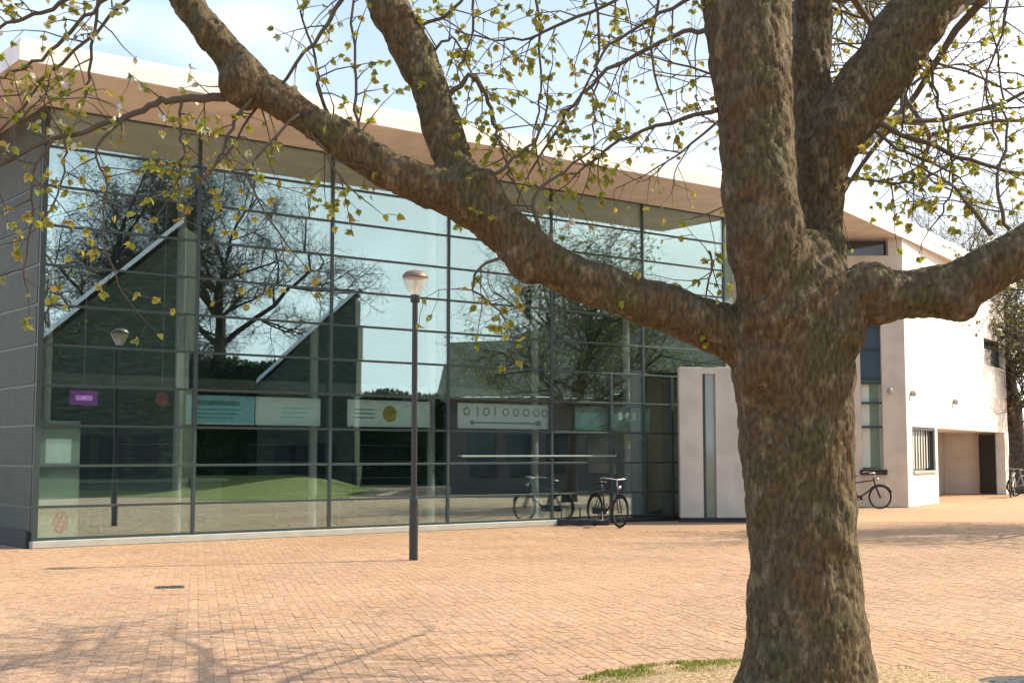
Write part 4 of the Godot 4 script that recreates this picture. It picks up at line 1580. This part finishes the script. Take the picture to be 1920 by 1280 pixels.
func build_posters() -> void:
	var bs := Basis(FU, Vector3.UP, FN)
	var z := -0.05
	var y0 := 3 * ROW + 0.06
	var y1 := 4 * ROW - 0.09
	var defs := [
		[352, 480, "turquoise banner with lines of print behind glass of second bay", M.poster_blue],
		[482, 604, "pale banner with plain print beside the turquoise banner in second bay", M.poster],
		[655, 810, "pale banner with round ochre emblem behind the lamp post", M.poster],
		[862, 1040, "pale banner with row of large ring letters in fourth bay", M.poster],
		[1082, 1222, "dim banner with row of pale letters right of the ring letters", M.poster_dark],
	]
	var k := 0
	for d in defs:
		var a := on_wall(d[0], 760, F0, FU).x
		var b := on_wall(d[1], 760, F0, FU).x
		var t := thing("window_banner", d[2], "banner", hall(Vector3((a + b) * 0.5, y0, z - 0.02)), "banners behind the glass")
		t.basis = bs
		var w := (b - a) * 0.5
		var h := y1 - y0
		put(box_mesh(Vector3(-w, 0, -0.012), Vector3(w, h, 0)), "sheet", d[3], t)
		var ink: StandardMaterial3D = M.poster_dark
		match k:
			0:
				put(box_mesh(Vector3(-w * 0.85, h * 0.66, 0.0005), Vector3(w * 0.55, h * 0.82, 0.003)), "headline", M.poster_dark, t)
				for q in 3:
					put(box_mesh(Vector3(-w * 0.85, h * (0.5 - q * 0.14), 0.0005), Vector3(w * (0.6 - 0.1 * q), h * (0.5 - q * 0.14) + 0.02, 0.003)), "text_line", M.poster_dark, t)
				put(box_mesh(Vector3(-w, 0, 0.0005), Vector3(w, h * 0.07, 0.003)), "footer", M.poster, t)
			1:
				for q in 3:
					put(box_mesh(Vector3(-w * 0.2, h * (0.6 - q * 0.16), 0.0005), Vector3(w * (0.7 - 0.1 * q), h * (0.6 - q * 0.16) + 0.025, 0.003)), "text_line", M.poster_blue, t)
			2:
				var s := Sheet.new()
				s.lathe([[0.0, 0.0005], [0.17, 0.0005], [0.17, 0.003], [0.0, 0.003]], 28, Transform3D(Basis(Vector3.RIGHT, PI / 2), Vector3(0.0, h * 0.5, 0)))
				put(s.done(), "emblem", M.poster_ochre, t)
				for q in 3:
					put(box_mesh(Vector3(-w * 0.85, h * (0.62 - q * 0.15), 0.0005), Vector3(-w * 0.35, h * (0.62 - q * 0.15) + 0.025, 0.003)), "text_line", M.poster_dark, t)
			3:
				var xs := [-0.82, -0.6, -0.42, -0.24, -0.02, 0.2, 0.42, 0.64, 0.82]
				for q in xs.size():
					var s := Sheet.new()
					if q in [1, 3]:
						s.box(Vector3(xs[q] * w - 0.02, h * 0.5, 0.0005), Vector3(xs[q] * w + 0.02, h * 0.88, 0.003))
					else:
						s.ring(Vector3(xs[q] * w, h * 0.67, 0.002), Vector3.BACK, 0.075, 0.016, 20, 5)
					put(s.done(), "letter", ink, t)
				put(box_mesh(Vector3(-w * 0.75, h * 0.2, 0.0005), Vector3(w * 0.7, h * 0.27, 0.003)), "text_line", ink, t)
				put(box_mesh(Vector3(-w * 0.75, h * 0.14, 0.0032), Vector3(-w * 0.68, h * 0.32, 0.005)), "text_mark", ink, t)
				put(box_mesh(Vector3(w * 0.62, h * 0.14, 0.0032), Vector3(w * 0.74, h * 0.34, 0.005)), "text_mark", ink, t)
			4:
				for q in 4:
					put(box_mesh(Vector3(w * (0.15 + q * 0.19), h * 0.45, 0.0005), Vector3(w * (0.15 + q * 0.19) + 0.1, h * 0.8, 0.003)), "letter", M.poster, t)
		k += 1
	# tall pale notice panel behind the first pane, with its reddish figure
	var r := wall_rect(78, 788, 147, 1000)
	var t := thing("notice_panel", "tall pale green notice panel behind glass at left corner", "notice panel", hall(Vector3((r[0] + r[2]) * 0.5, 0.13, -0.06)))
	t.basis = bs
	var w: float = (r[2] - r[0]) * 0.5
	put(box_mesh(Vector3(-w, 0.02, -0.02), Vector3(w, r[3] - 0.13, 0)), "board", plain(0.28, 0.42, 0.31, 0.6), t)
	put(box_mesh(Vector3(-w * 0.72, 1.3, 0.0005), Vector3(w * 0.55, 1.72, 0.003)), "print_block", M.poster, t)
	var fs := Sheet.new()
	fs.lathe([[0.0, 0.0005], [0.14, 0.0005], [0.14, 0.003], [0.0, 0.003]], 20, Transform3D(Basis(Vector3.RIGHT, PI / 2) * Basis.from_scale(Vector3(1, 1, 1.4)), Vector3(0.05, 0.3, 0)))
	put(fs.done(), "figure", plain(0.30, 0.12, 0.09, 0.6), t)


# ------------------------------------------------------------------ bicycles
func bicycle(label: String, where: Vector3, turn: float, paint: Vector3, lean := 0.06) -> Node3D:
	var t := thing("bicycle", label, "bicycle", where, "parked bicycles")
	t.rotation = Vector3(0, turn, 0)
	t.rotate_object_local(Vector3.RIGHT, lean)
	var pm := plain(paint.x, paint.y, paint.z, 0.35)
	var R := 0.345
	for x in [-0.55, 0.55]:
		var cen := Vector3(x, R, 0)
		var s := Sheet.new()
		s.ring(cen, Vector3.BACK, R - 0.024, 0.025, 32, 8)
		var wh := put(s.done(), "wheel", M.rubber, t)
		s = Sheet.new()
		s.ring(cen, Vector3.BACK, R - 0.045, 0.011, 32, 6)
		put(s.done(), "rim", M.metal_dark, wh)
		s = Sheet.new()
		for k in 18:
			var an := TAU * k / 18
			s.rod(cen + Vector3(0, 0, 0.02 if k % 2 else -0.02), cen + Vector3(cos(an), sin(an), 0) * (R - 0.05), 0.0018, -1, 3)
		s.rod(cen + Vector3(0, 0, -0.05), cen + Vector3(0, 0, 0.05), 0.022, -1, 10)
		put(s.done(), "spokes", M.metal_dark, wh)
		s = Sheet.new()
		var pts := PackedVector3Array()
		var rad := PackedFloat32Array()
		for k in 13:
			var an := lerpf(deg_to_rad(-10 if x < 0 else 20), deg_to_rad(150 if x > 0 else 190), k / 12.0)
			if x < 0:
				an = lerpf(deg_to_rad(20), deg_to_rad(195), k / 12.0)
			pts.append(cen + Vector3(cos(an), sin(an), 0) * (R + 0.02))
			rad.append(0.018)
		s.tube(pts, rad, 6)
		put(s.done(), "mudguard", M.black, t)
	var bb := Vector3(-0.1, 0.3, 0)
	var seat := Vector3(-0.27, 0.86, 0)
	var head := Vector3(0.37, 0.83, 0)
	var low := Vector3(0.42, 0.66, 0)
	var s := Sheet.new()
	s.rod(bb, seat, 0.0232)
	s.rod(bb, low, 0.0261)
	s.rod(seat.lerp(bb, 0.2), head, 0.0203)
	s.rod(low, head + Vector3(-0.02, 0.08, 0), 0.0275)
	for q in [-0.045, 0.045]:
		s.rod(bb + Vector3(0, 0, q * 0.4), Vector3(-0.55, R, q), 0.0130)
		s.rod(seat.lerp(bb, 0.12) + Vector3(0, 0, q * 0.3), Vector3(-0.55, R, q), 0.0116)
		s.rod(low + Vector3(0, 0, q * 0.8), Vector3(0.55, R, q), 0.0174)
	put(s.done(), "frame", pm, t)
	s = Sheet.new()
	var hb := PackedVector3Array([Vector3(0.14, 1.04, -0.29), Vector3(0.25, 1.06, -0.28), Vector3(0.36, 1.05, -0.2), Vector3(0.38, 1.03, 0), Vector3(0.36, 1.05, 0.2), Vector3(0.25, 1.06, 0.28), Vector3(0.14, 1.04, 0.29)])
	s.tube(hb, PackedFloat32Array([0.016, 0.012, 0.012, 0.012, 0.012, 0.012, 0.016]), 8)
	s.rod(head, Vector3(0.38, 1.03, 0), 0.013)
	put(s.done(), "handlebar", M.steel, t)
	s = Sheet.new()
	s.bevel_box(Vector3(-0.41, 0.93, -0.1), Vector3(-0.2, 0.985, 0.1), 0.025)
	s.bevel_box(Vector3(-0.25, 0.935, -0.04), Vector3(-0.12, 0.98, 0.04), 0.018)
	put(s.done(), "saddle", M.black, t)
	s = Sheet.new()
	s.rod(seat, Vector3(-0.29, 0.94, 0), 0.013)
	put(s.done(), "seat_post", M.steel, t)
	s = Sheet.new()
	s.bevel_box(Vector3(-0.6, 0.26, 0.035), Vector3(0.02, 0.40, 0.055), 0.009)
	put(s.done(), "chain_guard", M.black, t)
	s = Sheet.new()
	s.rod(bb + Vector3(0, 0, -0.07), bb + Vector3(0, 0, 0.08), 0.02)
	s.rod(bb + Vector3(0, 0, 0.08), bb + Vector3(0.05, -0.16, 0.08), 0.01)
	s.rod(bb + Vector3(0, 0, -0.07), bb + Vector3(-0.05, 0.16, -0.07), 0.01)
	s.box(bb + Vector3(0.01, -0.175, 0.08), bb + Vector3(0.09, -0.15, 0.17))
	s.box(bb + Vector3(-0.09, 0.15, -0.16), bb + Vector3(-0.01, 0.175, -0.07))
	put(s.done(), "crank", M.steel, t)
	s = Sheet.new()
	s.box(Vector3(-0.8, 0.74, -0.06), Vector3(-0.36, 0.755, 0.06))
	s.rod(Vector3(-0.7, 0.74, 0.055), Vector3(-0.55, R, 0.055), 0.006)
	s.rod(Vector3(-0.7, 0.74, -0.055), Vector3(-0.55, R, -0.055), 0.006)
	put(s.done(), "carrier", M.black, t)
	s = Sheet.new()
	s.lathe([[0.0, 0.0], [0.03, 0.005], [0.042, 0.05], [0.0, 0.055]], 12, Transform3D(Basis(Vector3.BACK, -PI / 2), Vector3(0.45, 0.86, 0)))
	put(s.done(), "headlight", M.steel, t)
	return t


func build_bicycles() -> void:
	var yaw := atan2(-FU.z, FU.x)
	var p := ground_at(1138, 987)
	bicycle("dark bicycle parked nearly end on by the entrance", p, -1.12, Vector3(0.03, 0.02, 0.028), -0.05)
	p = ground_at(1616, 954)
	bicycle("dark purple bicycle standing against the beige end wall", p, 0.05, Vector3(0.05, 0.02, 0.045), 0.05)
	p = ground_at(1899, 932)
	bicycle("pale bicycle parked end on at the far door", p, 1.1, Vector3(0.5, 0.55, 0.5), 0.05)
	p = ground_at(1928, 930)
	bicycle("grey bicycle at right edge before the hedge", p, 0.3, Vector3(0.3, 0.3, 0.32), -0.05)
	# low dark block the bicycles stand at
	var a := ground_at(1092, 984)
	var t := thing("bicycle_stand", "low dark blue-black block stand beneath the entrance bicycles", "bicycle stand", a)
	t.basis = Basis(Vector3.UP, 0.05)
	put(box_mesh(Vector3(-0.6, 0, -0.16), Vector3(0.6, 0.13, 0.16), 0.015), "base", plain(0.022, 0.02, 0.035, 0.6), t)
	for k in 3:
		var s := Sheet.new()
		var x := -0.42 + k * 0.42
		s.tube(PackedVector3Array([Vector3(x - 0.05, 0.13, -0.1), Vector3(x - 0.05, 0.36, -0.1), Vector3(x - 0.05, 0.4, -0.02), Vector3(x - 0.05, 0.36, 0.06), Vector3(x - 0.05, 0.13, 0.06)]), PackedFloat32Array([0.01, 0.01, 0.01, 0.01, 0.01]), 6)
		put(s.done(), "hoop", M.metal_dark, t)
